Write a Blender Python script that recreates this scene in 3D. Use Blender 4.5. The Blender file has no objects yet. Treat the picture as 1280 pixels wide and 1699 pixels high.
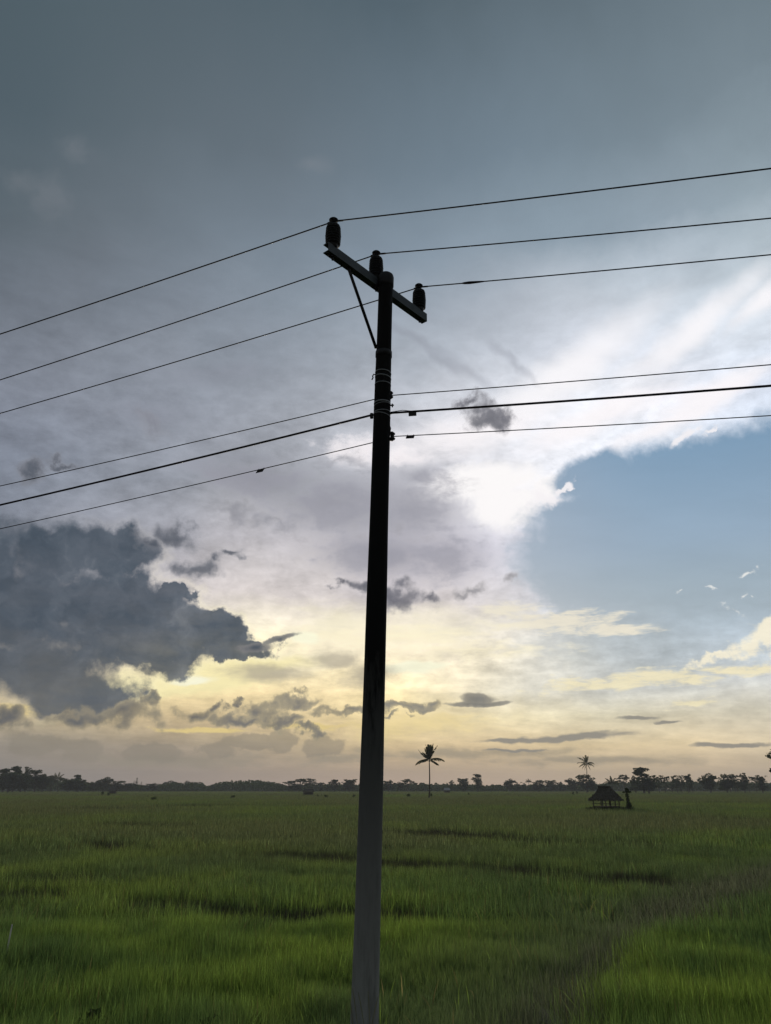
import bpy, bmesh, math, random
import numpy as np
from mathutils import Vector, Matrix

random.seed(7); rng = np.random.default_rng(11)
scene = bpy.context.scene
COL = scene.collection
R = math.radians

# ------------------------------------------------------------------ camera
W, H = 1280.0, 1699.0
FPX = 1274.0
PITCH = math.atan((1308 - 849.5) / FPX)
CAMZ = 2.6
cam_d = bpy.data.cameras.new('camera'); cam = bpy.data.objects.new('camera', cam_d); COL.objects.link(cam)
cam.location = (0, 0, CAMZ); cam.rotation_euler = (math.pi / 2 + PITCH, 0, 0)
cam_d.sensor_fit = 'VERTICAL'; cam_d.sensor_height = 36.0; cam_d.lens = 36.0 * FPX / H
cam_d.clip_start = 0.1; cam_d.clip_end = 20000
scene.camera = cam
scene.view_settings.view_transform = 'Standard'; scene.view_settings.look = 'None'
scene.view_settings.exposure = 0.0; scene.view_settings.gamma = 1.0
scene.cycles.max_bounces = 5; scene.cycles.diffuse_bounces = 2; scene.cycles.transmission_bounces = 2
scene.cycles.volume_bounces = 0; scene.cycles.transparent_max_bounces = 8

CP, SP = math.cos(PITCH), math.sin(PITCH)
def ray(px, py):
    x = (px - W / 2) / FPX; y = (H / 2 - py) / FPX
    return (x, CP - y * SP, SP + y * CP)
def at_height(px, py, z):                 # world point on the line of sight at height z
    d = ray(px, py); t = (z - CAMZ) / d[2]
    return Vector((d[0] * t, d[1] * t, z))
def at_dist(px, py, Y):                   # world point at forward distance Y
    d = ray(px, py); t = Y / d[1]
    return Vector((d[0] * t, Y, CAMZ + d[2] * t))
def azel(px, py):
    d = ray(px, py)
    return math.degrees(math.atan2(d[0], d[1])), math.degrees(math.atan2(d[2], math.hypot(d[0], d[1])))
def lin(c):
    return tuple(((v / 255) / 12.92 if v / 255 <= 0.04045 else ((v / 255 + 0.055) / 1.055) ** 2.4) for v in c)

# ------------------------------------------------------------------ sky (world shader in azimuth / elevation)
SUN_AZ, SUN_EL = -4.0, 12.0
world = bpy.data.worlds.new('World'); scene.world = world; world.use_nodes = True
NT = world.node_tree; NT.nodes.clear()
SKYS = 0.1                                # Background strength

class E:                                   # tiny expression wrapper over shader nodes
    def __init__(s, sock): s.s = sock
    def __add__(a, b): return M('ADD', a, b)
    __radd__ = __add__
    def __sub__(a, b): return M('SUBTRACT', a, b)
    def __rsub__(a, b): return M('SUBTRACT', b, a)
    def __mul__(a, b): return M('MULTIPLY', a, b)
    __rmul__ = __mul__
    def __truediv__(a, b): return M('DIVIDE', a, b)
    def __rtruediv__(a, b): return M('DIVIDE', b, a)
def setin(inp, v):
    if isinstance(v, E): NT.links.new(v.s, inp)
    elif isinstance(v, (tuple, list)) and len(v) == 3 and inp.type == 'RGBA': inp.default_value = (*v, 1)
    else: inp.default_value = v
def M(op, a, b=0.0, c=None, clamp=False):
    n = NT.nodes.new('ShaderNodeMath'); n.operation = op; n.use_clamp = clamp
    setin(n.inputs[0], a); setin(n.inputs[1], b)
    if c is not None: setin(n.inputs[2], c)
    return E(n.outputs[0])
def VM(op, a, b=None):
    n = NT.nodes.new('ShaderNodeVectorMath'); n.operation = op
    setin(n.inputs[0], a)
    if b is not None: setin(n.inputs[1], b)
    return E(n.outputs['Value'] if op in ('LENGTH', 'DOT_PRODUCT') else n.outputs[0])
def XYZ(x, y, z=0.0):
    n = NT.nodes.new('ShaderNodeCombineXYZ')
    for i, v in enumerate((x, y, z)): setin(n.inputs[i], v)
    return E(n.outputs[0])
def noise(vec, scale, detail=6, rough=0.55, dist=0.0, lac=2.0):      # centred on 0, about -0.5..0.5
    n = NT.nodes.new('ShaderNodeTexNoise'); n.inputs['Scale'].default_value = scale
    n.inputs['Detail'].default_value = detail; n.inputs['Roughness'].default_value = rough
    n.inputs['Distortion'].default_value = dist; n.inputs['Lacunarity'].default_value = lac
    setin(n.inputs['Vector'], vec)
    return E(n.outputs[0]) - 0.5
def step(x, a, b):
    n = NT.nodes.new('ShaderNodeMapRange'); n.interpolation_type = 'SMOOTHSTEP'
    setin(n.inputs[0], x); setin(n.inputs[1], a); setin(n.inputs[2], b)
    return E(n.outputs[0])
def lstep(x, a, b):
    n = NT.nodes.new('ShaderNodeMapRange'); setin(n.inputs[0], x); setin(n.inputs[1], a); setin(n.inputs[2], b)
    return E(n.outputs[0])
def mix(f, a, b, mode='MIX'):
    n = NT.nodes.new('ShaderNodeMix'); n.data_type = 'RGBA'; n.blend_type = mode; n.clamp_factor = True
    setin(n.inputs[0], f); setin(n.inputs[6], a); setin(n.inputs[7], b)
    return E(n.outputs[2])
def scale_col(c, f):
    n = NT.nodes.new('ShaderNodeVectorMath'); n.operation = 'SCALE'; setin(n.inputs[0], c); setin(n.inputs['Scale'], f)
    return E(n.outputs[0])
def ramp(f, stops):
    n = NT.nodes.new('ShaderNodeValToRGB'); cr = n.color_ramp
    for i, (p, c) in enumerate(stops):
        e = cr.elements[i] if i < 2 else cr.elements.new(p)
        e.position = p; e.color = (*c, 1)
    setin(n.inputs[0], f)
    return E(n.outputs[0])

tc = NT.nodes.new('ShaderNodeTexCoord'); DIR = E(tc.outputs['Generated'])
sp = NT.nodes.new('ShaderNodeSeparateXYZ'); NT.links.new(DIR.s, sp.inputs[0])
dx, dy, dz = (E(o) for o in sp.outputs)
AZ = M('ARCTAN2', dx, dy) * (180 / math.pi)
EL = M('ARCTAN2', dz, M('SQRT', dx * dx + dy * dy)) * (180 / math.pi)
P = XYZ(AZ, EL)                                           # degrees
PF = XYZ(AZ, EL * 2.6)                                    # flattened: wider than tall
# a cloud deck overhead: perspective of a flat sheet
inv = 1.0 / (M('MAXIMUM', dz, 0.0) + 0.06)
DECK = XYZ(dx * inv, dy * inv)
rotd = NT.nodes.new('ShaderNodeVectorRotate'); rotd.rotation_type = 'Z_AXIS'; rotd.inputs['Angle'].default_value = R(-28)
NT.links.new(DECK.s, rotd.inputs['Vector'])
streakv = VM('MULTIPLY', E(rotd.outputs[0]), (0.55, 2.2, 1.0))

def noisec(vec, scale, detail, rough):
    n = NT.nodes.new('ShaderNodeTexNoise'); n.inputs['Scale'].default_value = scale
    n.inputs['Detail'].default_value = detail; n.inputs['Roughness'].default_value = rough
    setin(n.inputs['Vector'], vec)
    return E(n.outputs[1])
wv = VM('SUBTRACT', noisec(VM('ADD', P, (5.0, 23.0, 1.0)), 0.42, 7, 0.55), (0.5, 0.5, 0.5))
PW = VM('ADD', P, VM('MULTIPLY', wv, (6.5, 4.2, 0.0)))          # billowy warp for cumulus
PS = VM('ADD', P, VM('MULTIPLY', wv, (3.0, 0.9, 0.0)))          # gentle warp for layered cloud

PV = VM('ADD', P, VM('MULTIPLY', wv, (4.0, 3.4, 0.0)))
n_low = noise(P, 0.055, 3, 0.5)
n_low2 = noise(VM('ADD', P, (61.0, 17.0, 4.0)), 0.055, 3, 0.5)
n_edge = noise(PV, 0.28, 8, 0.60) * 1.5
n_edge2 = noise(VM('ADD', P, (31.0, 7.0, 9.0)), 0.9, 7, 0.62) * 1.5
n_flat = noise(PF, 0.22, 8, 0.6, 0.3)
n_flat2 = noise(VM('ADD', XYZ(AZ, EL * 5.0), (3.0, 51.0, 2.0)), 0.16, 7, 0.6, 0.4)
n_edge3 = noise(VM('ADD', PV, (0.8, -0.55, 0.0)), 0.28, 6, 0.60) * 1.5
relief = n_edge - n_edge3
n_streak = noise(streakv, 0.9, 7, 0.55, 1.2)
n_mott = noise(VM('ADD', PF, (13.0, 3.0, 5.0)), 0.16, 8, 0.62, 0.2)

# --- broad colours of the cloud sheet, by direction
GX = [0, 160, 320, 480, 640, 800, 960, 1120, 1280]
GRID = {
 0:    [(76,88,94),(80,92,98),(82,93,100),(82,94,101),(84,96,104),(88,99,106),(92,103,110),(96,107,114),(98,110,117)],
 150:  [(80,91,98),(84,95,102),(86,98,105),(88,99,107),(92,102,110),(98,109,117),(106,117,125),(114,125,133),(122,132,139)],
 300:  [(88,97,103),(96,103,109),(100,107,114),(106,114,122),(113,124,134),(118,130,141),(124,136,146),(134,145,154),(142,153,160)],
 400:  [(96,102,109),(104,110,117),(110,118,126),(118,127,137),(122,134,146),(128,141,152),(138,150,160),(150,160,169),(166,176,182)],
 500:  [(105,110,118),(115,119,127),(124,130,139),(132,140,149),(144,151,160),(160,165,173),(184,187,193),(212,215,220),(222,224,228)],
 600:  [(118,121,130),(128,131,139),(134,138,146),(140,144,152),(150,154,161),(168,171,178),(212,212,218),(222,222,228),(214,218,228)],
 700:  [(128,131,142),(137,139,148),(142,144,152),(156,157,163),(196,194,198),(216,214,218),(236,234,237),(236,233,238),(210,214,226)],
 800:  [(120,125,137),(136,138,146),(142,143,150),(152,151,156),(176,172,177),(238,231,231),(240,236,238),(225,228,234),(200,210,222)],
 900:  [(120,125,133),(150,150,156),(165,162,165),(187,180,180),(172,168,173),(205,198,202),(232,230,234),(170,185,198),(160,180,196)],
 1000: [(150,145,140),(170,165,160),(190,182,176),(206,197,184),(184,177,173),(205,197,187),(176,183,187),(160,174,185),(156,173,186)],
 1060: [(165,158,145),(190,182,165),(215,206,180),(238,228,190),(225,214,188),(222,214,190),(194,197,187),(172,184,188),(172,186,192)],
 1110: [(170,160,135),(200,186,150),(240,226,165),(235,220,170),(236,222,176),(222,213,180),(184,188,180),(178,185,181),(182,188,184)],
 1160: [(180,165,125),(205,188,140),(215,195,140),(212,192,142),(226,208,152),(198,192,166),(186,186,170),(184,184,168),(188,187,170)],
 1200: [(150,138,112),(160,145,112),(178,158,118),(192,172,126),(218,198,142),(216,202,154),(200,192,156),(202,192,156),(198,190,158)],
 1245: [(128,122,108),(134,126,110),(144,132,110),(158,144,115),(192,170,126),(196,174,130),(206,185,138),(206,186,140),(202,184,144)],
 1280: [(124,118,108),(134,124,111),(150,135,115),(164,145,119),(182,159,127),(190,167,131),(194,173,135),(198,176,137),(194,174,139)],
 1308: [(122,115,108),(130,120,111),(148,131,117),(168,147,127),(188,162,136),(192,167,138),(194,171,140),(194,171,139),(188,167,139)],
}
GY = sorted(GRID)
def grid_col(px, py):
    px = min(max(px, 0), 1279.9); py = min(max(py, 0), 1307.9)
    i = int(px // 160); fx = px / 160 - i
    j = max(k for k in range(len(GY) - 1) if GY[k] <= py); fy = (py - GY[j]) / (GY[j + 1] - GY[j])
    def c(a, b): return np.array(lin(GRID[GY[b]][a]))
    return (c(i, j) * (1 - fx) + c(i + 1, j) * fx) * (1 - fy) + (c(i, j + 1) * (1 - fx) + c(i + 1, j + 1) * fx) * fy
def dir_to_px(az, el):
    a, e = R(az), R(el); X, Y, Z = math.sin(a) * math.cos(e), math.cos(a) * math.cos(e), math.sin(e)
    f = Y * CP + Z * SP; u = Z * CP - Y * SP
    return W / 2 + X / f * FPX, H / 2 - u / f * FPX
ELS = [0, 1.2, 2.7, 4.6, 6.3, 8.4, 10.5, 13, 17, 21, 25.5, 30, 34, 38, 44, 54]
AZN, AZR = 15, 36.0
AZw = AZ + n_low * 9.0 + n_edge * 2.0
ELw = EL + (n_low2 * 7.0 + n_edge * 1.6) * lstep(EL, 0, 22)
azf = lstep(AZw, -AZR, AZR)
col = None
for k, e in enumerate(ELS):
    st = []
    for i in range(AZN):
        a = -AZR + 2 * AZR * i / (AZN - 1)
        st.append((i / (AZN - 1), tuple(grid_col(*dir_to_px(a, e)))))
    r = ramp(azf, st)
    col = r if col is None else mix(lstep(ELw, ELS[k - 1], e), col, r)

# --- soft modelling of the sheet: mottling, streaks
def px_scale(px, py):
    a0, e0 = azel(px, py); a1, _ = azel(px + 10, py); _, e1 = azel(px, py - 10)
    return abs(a1 - a0) / 10, abs(e1 - e0) / 10
PCUR = PS
def blob(px, py, rx, ry, rot=0.0, pw=1.0):                      # 1 at the centre, 0 on the rim, negative outside
    a, e = azel(px, py); sx, sy = px_scale(px, py)
    v = VM('SUBTRACT', PCUR, (a, e, 0.0))
    if rot:
        n = NT.nodes.new('ShaderNodeVectorRotate'); n.rotation_type = 'Z_AXIS'; n.inputs['Angle'].default_value = R(-rot)
        NT.links.new(v.s, n.inputs['Vector']); v = E(n.outputs[0])
    return 1.0 - VM('LENGTH', VM('MULTIPLY', v, (1 / (rx * sx), 1 / (ry * sy), 0.0)))
def union(blobs):
    f = None
    for b in blobs:
        q = blob(*b)
        f = q if f is None else M('SMOOTH_MAX', f, q, 0.25)
    return f

n_cell = noise(VM('ADD', XYZ(AZ, EL * 1.7), (43.0, 13.0, 2.0)), 0.55, 8, 0.66, 0.15)
mod = 1.0 + n_mott * 0.80 * step(EL, 46, 22) * step(EL, 1.0, 9.0) + n_cell * 0.75 * step(EL, 40, 20) * step(EL, 1.0, 9.0) + n_streak * 0.24 * step(EL, 55, 30)
col = scale_col(col, mod)
low = step(EL, 13.0, 8.0)
col = scale_col(col, 1.0 + (n_flat2 * 0.75 + n_cell * 0.3) * low * step(EL, -0.5, 2.5))

gain = mix(step(EL, 22, 8), (1.09, 1.15, 1.20), (1.38, 1.37, 1.52))
gain = mix(step(EL, 30, 48), gain, (1.02, 1.10, 1.14))
col = VM('MULTIPLY', col, gain)
# faint pale smudges high on the left
m = step(union([(85, 320, 60, 55), (40, 300, 50, 40), (520, 272, 45, 22), (130, 250, 60, 40)]) + n_edge * 1.3, 0.1, 1.0)
col = mix(m * 0.16, col, lin((150, 152, 158)))

# --- bright parts
def bright(blobs, c, namp=1.0, a=-0.1, b=0.7, k=1.0, nz=None):
    global col
    mm = step(union(blobs) + (nz if nz is not None else n_flat) * namp, a, b)
    col = mix(mm * k, col, lin(c))
bright([(930, 630, 230, 50, 27), (1150, 548, 200, 38, 26), (1270, 495, 110, 30, 26)], (252, 250, 253), 1.5, -0.2, 0.9, 0.92, n_streak)
bright([(760, 725, 210, 48, 8), (1000, 690, 200, 36, 16), (1180, 655, 170, 30, 14), (1130, 690, 180, 22, 16)], (255, 250, 252), 1.4, -0.1, 0.9, 0.85, n_mott)
bright([(590, 745, 80, 34), (660, 760, 90, 24)], (250, 244, 246), 2.4, 0.1, 1.0, 0.75, n_cell)
bright([(800, 800, 110, 40), (850, 840, 75, 46), (900, 815, 50, 26, 30)], (255, 252, 252), 0.9, -0.1, 0.5, 1.0, n_edge)
# mauve grey mottled bank in the middle
m = step(union([(690, 850, 120, 80), (560, 840, 150, 60), (740, 920, 110, 60), (640, 920, 160, 50), (430, 800, 130, 45), (700, 790, 60, 30)]) + n_mott * 1.8 + n_cell * 1.6 + n_edge * 0.4, 0.0, 0.9)
col = mix(m * 0.72, col, lin((146, 146, 157)))
m = step(union([(760, 610, 110, 14, -32), (690, 560, 90, 12, -25), (850, 600, 90, 11, -40), (250, 690, 90, 30), (420, 760, 70, 16), (380, 620, 120, 30, 10)]) + n_mott * 1.8 + n_cell, 0.0, 1.0)
col = mix(m * 0.30, col, lin((128, 130, 142)))

# --- the blue gap on the right
PCUR = PS
sky = NT.nodes.new('ShaderNodeTexSky'); sky.sky_type = 'NISHITA'; sky.sun_disc = False
sky.sun_elevation = R(SUN_EL); sky.sun_rotation = R(SUN_AZ); sky.air_density = 1.3; sky.dust_density = 1.5
NISH = scale_col(E(sky.outputs[0]), 0.055)
blue = ramp(lstep(EL, 4.0, 30.0), [(0.0, lin((176, 186, 182))), (0.14, lin((172, 184, 184))), (0.28, lin((164, 180, 190))), (0.48, lin((150, 174, 197))), (0.72, lin((128, 161, 191))), (1.0, lin((98, 138, 176)))])
blue = mix(step(AZ, 22, 6) * 0.45, blue, lin((172, 184, 202)))
blue = mix(0.12, blue, NISH)
hole = union([(1350, 745, 330, 108, 8), (1290, 860, 350, 160), (1110, 808, 230, 96, 10), (990, 915, 190, 125), (985, 785, 95, 42, 14), (1120, 1060, 330, 80), (1130, 990, 240, 80), (1350, 1000, 260, 110)])
hw_soft = 0.26 + 0.22 * step(EL, 17, 25) * step(AZ, 8, 13)
blue = scale_col(blue, 1.0 + n_streak * 0.14 + n_flat2 * 0.10)
hm = step((hole + n_edge * 0.30 + n_streak * 0.42 + n_edge2 * 0.26) / hw_soft, 0.0, 1.0)
lowfade = step(EL, 6.0, 14.5)
hm = hm * step(AZ + n_streak * 9.0 + n_edge * 5.0 + n_flat * 3.0, 7.0, 13.0)
col = mix(hm * (0.15 + 0.85 * lowfade), col, blue)
PCUR = PW
bright([(1130, 728, 36, 12, 20), (1180, 712, 30, 8, 20)], (246, 243, 246), 1.0, -0.1, 0.6, 0.9, n_edge2)
bright([(890, 838, 46, 30, 30), (930, 806, 24, 9, 20)], (250, 246, 248), 1.2, 0.0, 0.6, 0.9, n_edge)

# --- warm streaks and bright breaks low down
PCUR = PS
n_st = noise(VM('ADD', XYZ(AZ, EL * 4.0), (9.0, 1.0, 7.0)), 0.45, 8, 0.62, 0.3)
bright([(920, 1030, 150, 28, -4), (1010, 1045, 110, 16, -4), (840, 1010, 60, 16)], (240, 232, 212), 2.6, 0.1, 0.8, 0.9, n_st)
PCUR = PW
bright([(1250, 1070, 70, 26, 12), (1175, 1090, 50, 12, 16), (1280, 1050, 44, 24)], (250, 242, 218), 1.2, 0.0, 0.7, 0.95, n_edge2 + n_st)
bright([(1255, 950, 36, 8), (1218, 1014, 34, 13), (1236, 992, 14, 5), (1165, 978, 30, 6), (1120, 975, 14, 5)], (240, 240, 236), 2.2, 0.3, 1.1, 0.85, n_cell + n_edge2 * 0.6)
PCUR = PS
bright([(1100, 1125, 260, 20, 2), (1240, 1112, 120, 14, 3), (1000, 1140, 120, 10), (1150, 1166, 80, 7, 6)], (246, 234, 194), 3.2, 0.1, 0.9, 0.85, n_st)
bright([(560, 1035, 150, 50), (700, 1040, 190, 44), (480, 1100, 110, 40)], (255, 246, 214), 1.5, -0.1, 1.0, 0.7, n_flat2)
bright([(640, 1060, 260, 26), (760, 1080, 220, 18)], (255, 244, 210), 2.2, 0.0, 1.0, 0.75, n_st)
bright([(310, 1132, 150, 28, 5), (400, 1108, 140, 17, 6), (230, 1150, 60, 16)], (255, 242, 186), 1.3, -0.2, 0.5, 1.0, n_flat)
bright([(320, 1128, 50, 10, 4), (690, 1108, 60, 14), (720, 1105, 40, 9), (500, 1058, 30, 12)], (255, 252, 222), 1.0, -0.1, 0.5, 1.0, n_flat)
bright([(25, 1180, 60, 14), (120, 1172, 70, 10), (330, 1212, 120, 6), (520, 1205, 120, 8)], (232, 208, 138), 2.2, 0.1, 0.8, 0.9, n_st)
bright([(700, 1200, 140, 26), (640, 1210, 90, 24)], (240, 218, 156), 2.0, 0.0, 1.0, 0.7, n_st)

# --- grey bands low down
col = scale_col(col, 1.0 + n_st * 0.34 * step(EL, 15, 8) * step(EL, 0.5, 3.5))
def dark(blobs, c, namp, a, b, k=1.0, nz=None):
    global col
    mm = step(union(blobs) + (nz if nz is not None else n_edge) * namp, a, b)
    col = mix(mm * k, col, c if isinstance(c, E) else lin(c))
dark([(450, 1115, 110, 22), (560, 1095, 80, 26), (610, 1120, 60, 30)], (170, 162, 146), 1.6, 0.0, 0.8, 0.75, n_flat)
dark([(760, 1250, 300, 14), (1000, 1262, 260, 12), (300, 1262, 260, 20), (560, 1262, 120, 14)], (150, 142, 124), 1.6, 0.0, 0.9, 0.7, n_st)
dark([(950, 1223, 120, 8, 3), (860, 1228, 80, 5), (1060, 1190, 34, 4), (1110, 1196, 30, 3), (1230, 1236, 90, 5), (850, 1245, 60, 3)], (142, 138, 130), 1.3, -0.1, 0.5, 0.9, n_st)
# far cumulus heads, low and pale
dark([(140, 1244, 36, 24), (60, 1235, 60, 22), (255, 1250, 60, 18), (420, 1232, 60, 16), (470, 1228, 26, 22), (540, 1240, 36, 20), (360, 1245, 40, 14)], (138, 130, 116), 0.9, -0.05, 0.25, 0.55, n_edge2)

# --- dark cumulus
PCUR = PW
shade = ramp(lstep(n_edge * 0.8 + relief * 0.75 + n_flat * 0.5 + n_low * 0.8, -0.42, 0.55), [(0.0, lin((58, 70, 82))), (0.4, lin((70, 82, 95))), (0.7, lin((90, 100, 112))), (1.0, lin((122, 128, 136)))])
big = union([(-60, 930, 200, 110), (70, 905, 130, 62), (190, 915, 90, 55), (20, 1000, 230, 130), (180, 1000, 150, 70), (220, 1065, 170, 62),
             (340, 1045, 92, 40), (400, 1078, 76, 20), (60, 1110, 190, 75), (130, 1150, 110, 42), (285, 985, 36, 12)])
bf = big + n_edge * 0.55 + n_edge2 * 0.20
bhi = 0.62 - 0.40 * lstep(AZ, -27, -14)
big_m = step(bf / bhi, 0.0, 1.0)
rim = step(bf, -0.22, 0.04) * (1.0 - big_m)
col = mix(rim * 0.34 * step(EL, 20, 9) * step(AZ, -28, -18), col, lin((255, 246, 205)))
core = step(bf + n_low * 1.2, 0.05, 0.95)
shade_big = mix(core * 0.35, shade, lin((60, 71, 83)))
shade_big = mix(step(EL, 10.5, 4.5) * 0.45, shade_big, lin((106, 108, 109)))
shade_big = mix((1.0 - big_m) * 0.6, shade_big, lin((128, 130, 136)))
col = mix(big_m * (0.95 + n_flat * 0.25), col, shade_big)
def cum(blobs, na, nb, hi, edge, core_c, k=0.9):
    global col
    f = union(blobs) + n_edge * na + n_edge2 * nb
    c = mix(step(f, 0.1, 0.85 + hi * 0.3), lin(edge) if not isinstance(edge, E) else edge, lin(core_c) if not isinstance(core_c, E) else core_c)
    c = scale_col(c, 1.0 + relief * 0.6)
    col = mix(step(f, -0.04, hi) * k, col, c)
n_edge2 = n_edge2 * 0.75
cum([(285, 884, 46, 26, -8), (248, 898, 34, 24), (328, 941, 56, 24, 6), (378, 912, 34, 11, 6), (65, 775, 44, 24), (120, 772, 36, 12), (350, 925, 24, 14)], 0.85, 0.25, 0.75, (128, 130, 138), (80, 86, 97))
cum([(380, 845, 110, 18, -12), (250, 700, 60, 20, -10), (460, 870, 60, 14), (560, 760, 60, 14)], 1.6, 0.5, 1.2, (150, 150, 157), (128, 129, 139), 0.55)
cum([(655, 990, 66, 24, -4), (700, 984, 26, 16), (600, 974, 28, 15), (575, 970, 16, 12), (803, 690, 50, 28, -6), (768, 670, 24, 17), (826, 692, 30, 20)], 0.75, 0.45, 0.7, (150, 148, 154), (88, 90, 101))
cum([(856, 970, 20, 19), (800, 978, 44, 14), (770, 985, 30, 10)], 0.9, 0.5, 0.9, (178, 174, 174), (138, 136, 141), 0.8)
lowe = mix(step(AZ, -24, 2), lin((150, 140, 118)), lin((178, 166, 136))); lowc = mix(step(AZ, -24, 6), lin((80, 84, 91)), lin((122, 121, 118)))
cum([(190, 1190, 100, 26), (245, 1163, 22, 20), (130, 1188, 60, 22), (330, 1188, 44, 19), (360, 1178, 22, 12), (400, 1196, 60, 14), (430, 1178, 44, 22), (505, 1166, 56, 15),
     (470, 1196, 66, 12), (580, 1184, 62, 11), (520, 1210, 46, 8), (672, 1174, 66, 11), (700, 1168, 34, 10), (650, 1192, 28, 5), (10, 1200, 60, 20), (387, 1165, 10, 10)], 0.85, 0.45, 0.45, lowe, lowc)
PCUR = PS
cum([(786, 1160, 34, 12), (786, 1167, 66, 5)], 0.35, 0.25, 0.3, (150, 145, 134), (116, 116, 114))
cum([(462, 1061, 30, 7, 20), (430, 1075, 40, 9, 10)], 0.5, 0.3, 0.4, (130, 128, 128), (80, 88, 98))
# --- horizon murk
col = mix(step(EL, 3.4, 0.4) * 0.25, col, lin((172, 154, 136)))
# --- behind and beside the camera: plain grey overcast with a little clear sky in it
back = mix(0.35, scale_col(mix(step(EL, 0, 50), lin((108, 104, 103)), lin((86, 95, 101))), 2.1 + n_mott * 0.5), NISH)
absaz = M('ABSOLUTE', AZ)
col = mix(step(absaz, 42, 85) * step(EL, 80, 60), col, back)
col = mix(step(EL, 54, 75), col, scale_col(lin((80, 92, 99)), 1.5))
col = mix(step(EL, 0.0, -1.0), col, lin((60, 62, 55)))
bg = NT.nodes.new('ShaderNodeBackground'); bg.inputs['Strength'].default_value = SKYS
NT.links.new(scale_col(col, 1.0 / SKYS).s, bg.inputs['Color'])
wo = NT.nodes.new('ShaderNodeOutputWorld'); NT.links.new(bg.outputs[0], wo.inputs[0])
world.cycles.sampling_method = 'MANUAL'; world.cycles.sample_map_resolution = 512

sun_d = bpy.data.lights.new('sun', 'SUN'); sun = bpy.data.objects.new('sun', sun_d); COL.objects.link(sun)
sun_d.energy = 1.6; sun_d.angle = R(14); sun_d.color = (1.0, 0.86, 0.62)
sd = Vector((math.sin(R(SUN_AZ)) * math.cos(R(SUN_EL)), math.cos(R(SUN_AZ)) * math.cos(R(SUN_EL)), math.sin(R(SUN_EL))))
sun.rotation_euler = sd.to_track_quat('Z', 'Y').to_euler()
#@@REST

# ------------------------------------------------------------------ helpers
def tag(o, label=None, cat=None, group=None, kind=None):
    if label: o['label'] = label
    if cat: o['category'] = cat
    if group: o['group'] = group
    if kind: o['kind'] = kind
    return o
def empty(name, loc, label=None, cat=None, group=None):
    o = bpy.data.objects.new(name, None); o.location = loc; o.empty_display_size = 0.3; COL.objects.link(o)
    return tag(o, label, cat, group)
def link(name, me, mat, parent=None, smooth=False, loc=None):
    if mat is not None and not me.materials: me.materials.append(mat)
    if smooth: me.polygons.foreach_set('use_smooth', np.ones(len(me.polygons), bool))
    o = bpy.data.objects.new(name, me); COL.objects.link(o)
    if parent is not None: o.parent = parent
    if loc is not None: o.location = loc
    return o
def np_mesh(name, verts, loops, sizes, colors=None):
    me = bpy.data.meshes.new(name)
    verts = np.asarray(verts, np.float32); loops = np.asarray(loops, np.int32); sizes = np.asarray(sizes, np.int32)
    me.vertices.add(len(verts)); me.vertices.foreach_set('co', verts.ravel())
    me.loops.add(len(loops)); me.loops.foreach_set('vertex_index', loops)
    me.polygons.add(len(sizes)); st = np.zeros(len(sizes), np.int32); st[1:] = np.cumsum(sizes)[:-1]
    me.polygons.foreach_set('loop_start', st)
    if colors is not None:
        at = me.color_attributes.new('tint', 'FLOAT_COLOR', 'POINT')
        c4 = np.ones((len(verts), 4), np.float32); c4[:, :3] = colors
        at.data.foreach_set('color', c4.ravel())
    me.update(); me.validate()
    return me
def bm_mesh(name, bm):
    me = bpy.data.meshes.new(name); bmesh.ops.recalc_face_normals(bm, faces=bm.faces); bm.to_mesh(me); bm.free(); return me
def tube_bm(bm, pts, radii, seg=10, cap=True, ell=None):
    pts = [Vector(p) for p in pts]; rings = []
    up = Vector((0, 0, 1)); prev = None
    for i, p in enumerate(pts):
        t = (pts[min(i + 1, len(pts) - 1)] - pts[max(i - 1, 0)]).normalized()
        if prev is None:
            a = Vector((1, 0, 0)) if abs(t.x) < 0.8 else Vector((0, 1, 0)); u = (a - t * a.dot(t)).normalized()
        else: u = (prev - t * prev.dot(t)).normalized()
        prev = u; v = t.cross(u); r = radii[i] if hasattr(radii, '__len__') else radii
        rings.append([bm.verts.new(p + (u * math.cos(2 * math.pi * k / seg) + v * math.sin(2 * math.pi * k / seg)) * r) for k in range(seg)])
    for a, b in zip(rings, rings[1:]):
        for k in range(seg): bm.faces.new((a[k], a[(k + 1) % seg], b[(k + 1) % seg], b[k]))
    if cap: bm.faces.new(rings[0][::-1]); bm.faces.new(rings[-1])
def lathe_bm(bm, prof, origin, seg=24, axis=None):
    o = Vector(origin); m = Matrix.Identity(3)
    if axis is not None: m = Vector(axis).to_track_quat('Z', 'Y').to_matrix()
    rings = [[bm.verts.new(o + m @ Vector((r * math.cos(2 * math.pi * k / seg), r * math.sin(2 * math.pi * k / seg), z))) for k in range(seg)] for r, z in prof]
    for a, b in zip(rings, rings[1:]):
        for k in range(seg): bm.faces.new((a[k], a[(k + 1) % seg], b[(k + 1) % seg], b[k]))
    bm.faces.new(rings[0][::-1]); bm.faces.new(rings[-1])
def box_bm(bm, c, half, mat3=None, bev=0.0):
    m = (mat3 or Matrix.Identity(3)); c = Vector(c); vs = []
    for sx in (-1, 1):
        for sy in (-1, 1):
            for sz in (-1, 1): vs.append(bm.verts.new(c + m @ Vector((sx * half[0], sy * half[1], sz * half[2]))))
    fs = [bm.faces.new([vs[i] for i in f]) for f in ((0, 1, 3, 2), (4, 6, 7, 5), (0, 4, 5, 1), (2, 3, 7, 6), (0, 2, 6, 4), (1, 5, 7, 3))]
    if bev:
        es = list({e for f in fs for e in f.edges}); bmesh.ops.bevel(bm, geom=es, offset=bev, segments=2, affect='EDGES')

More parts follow.
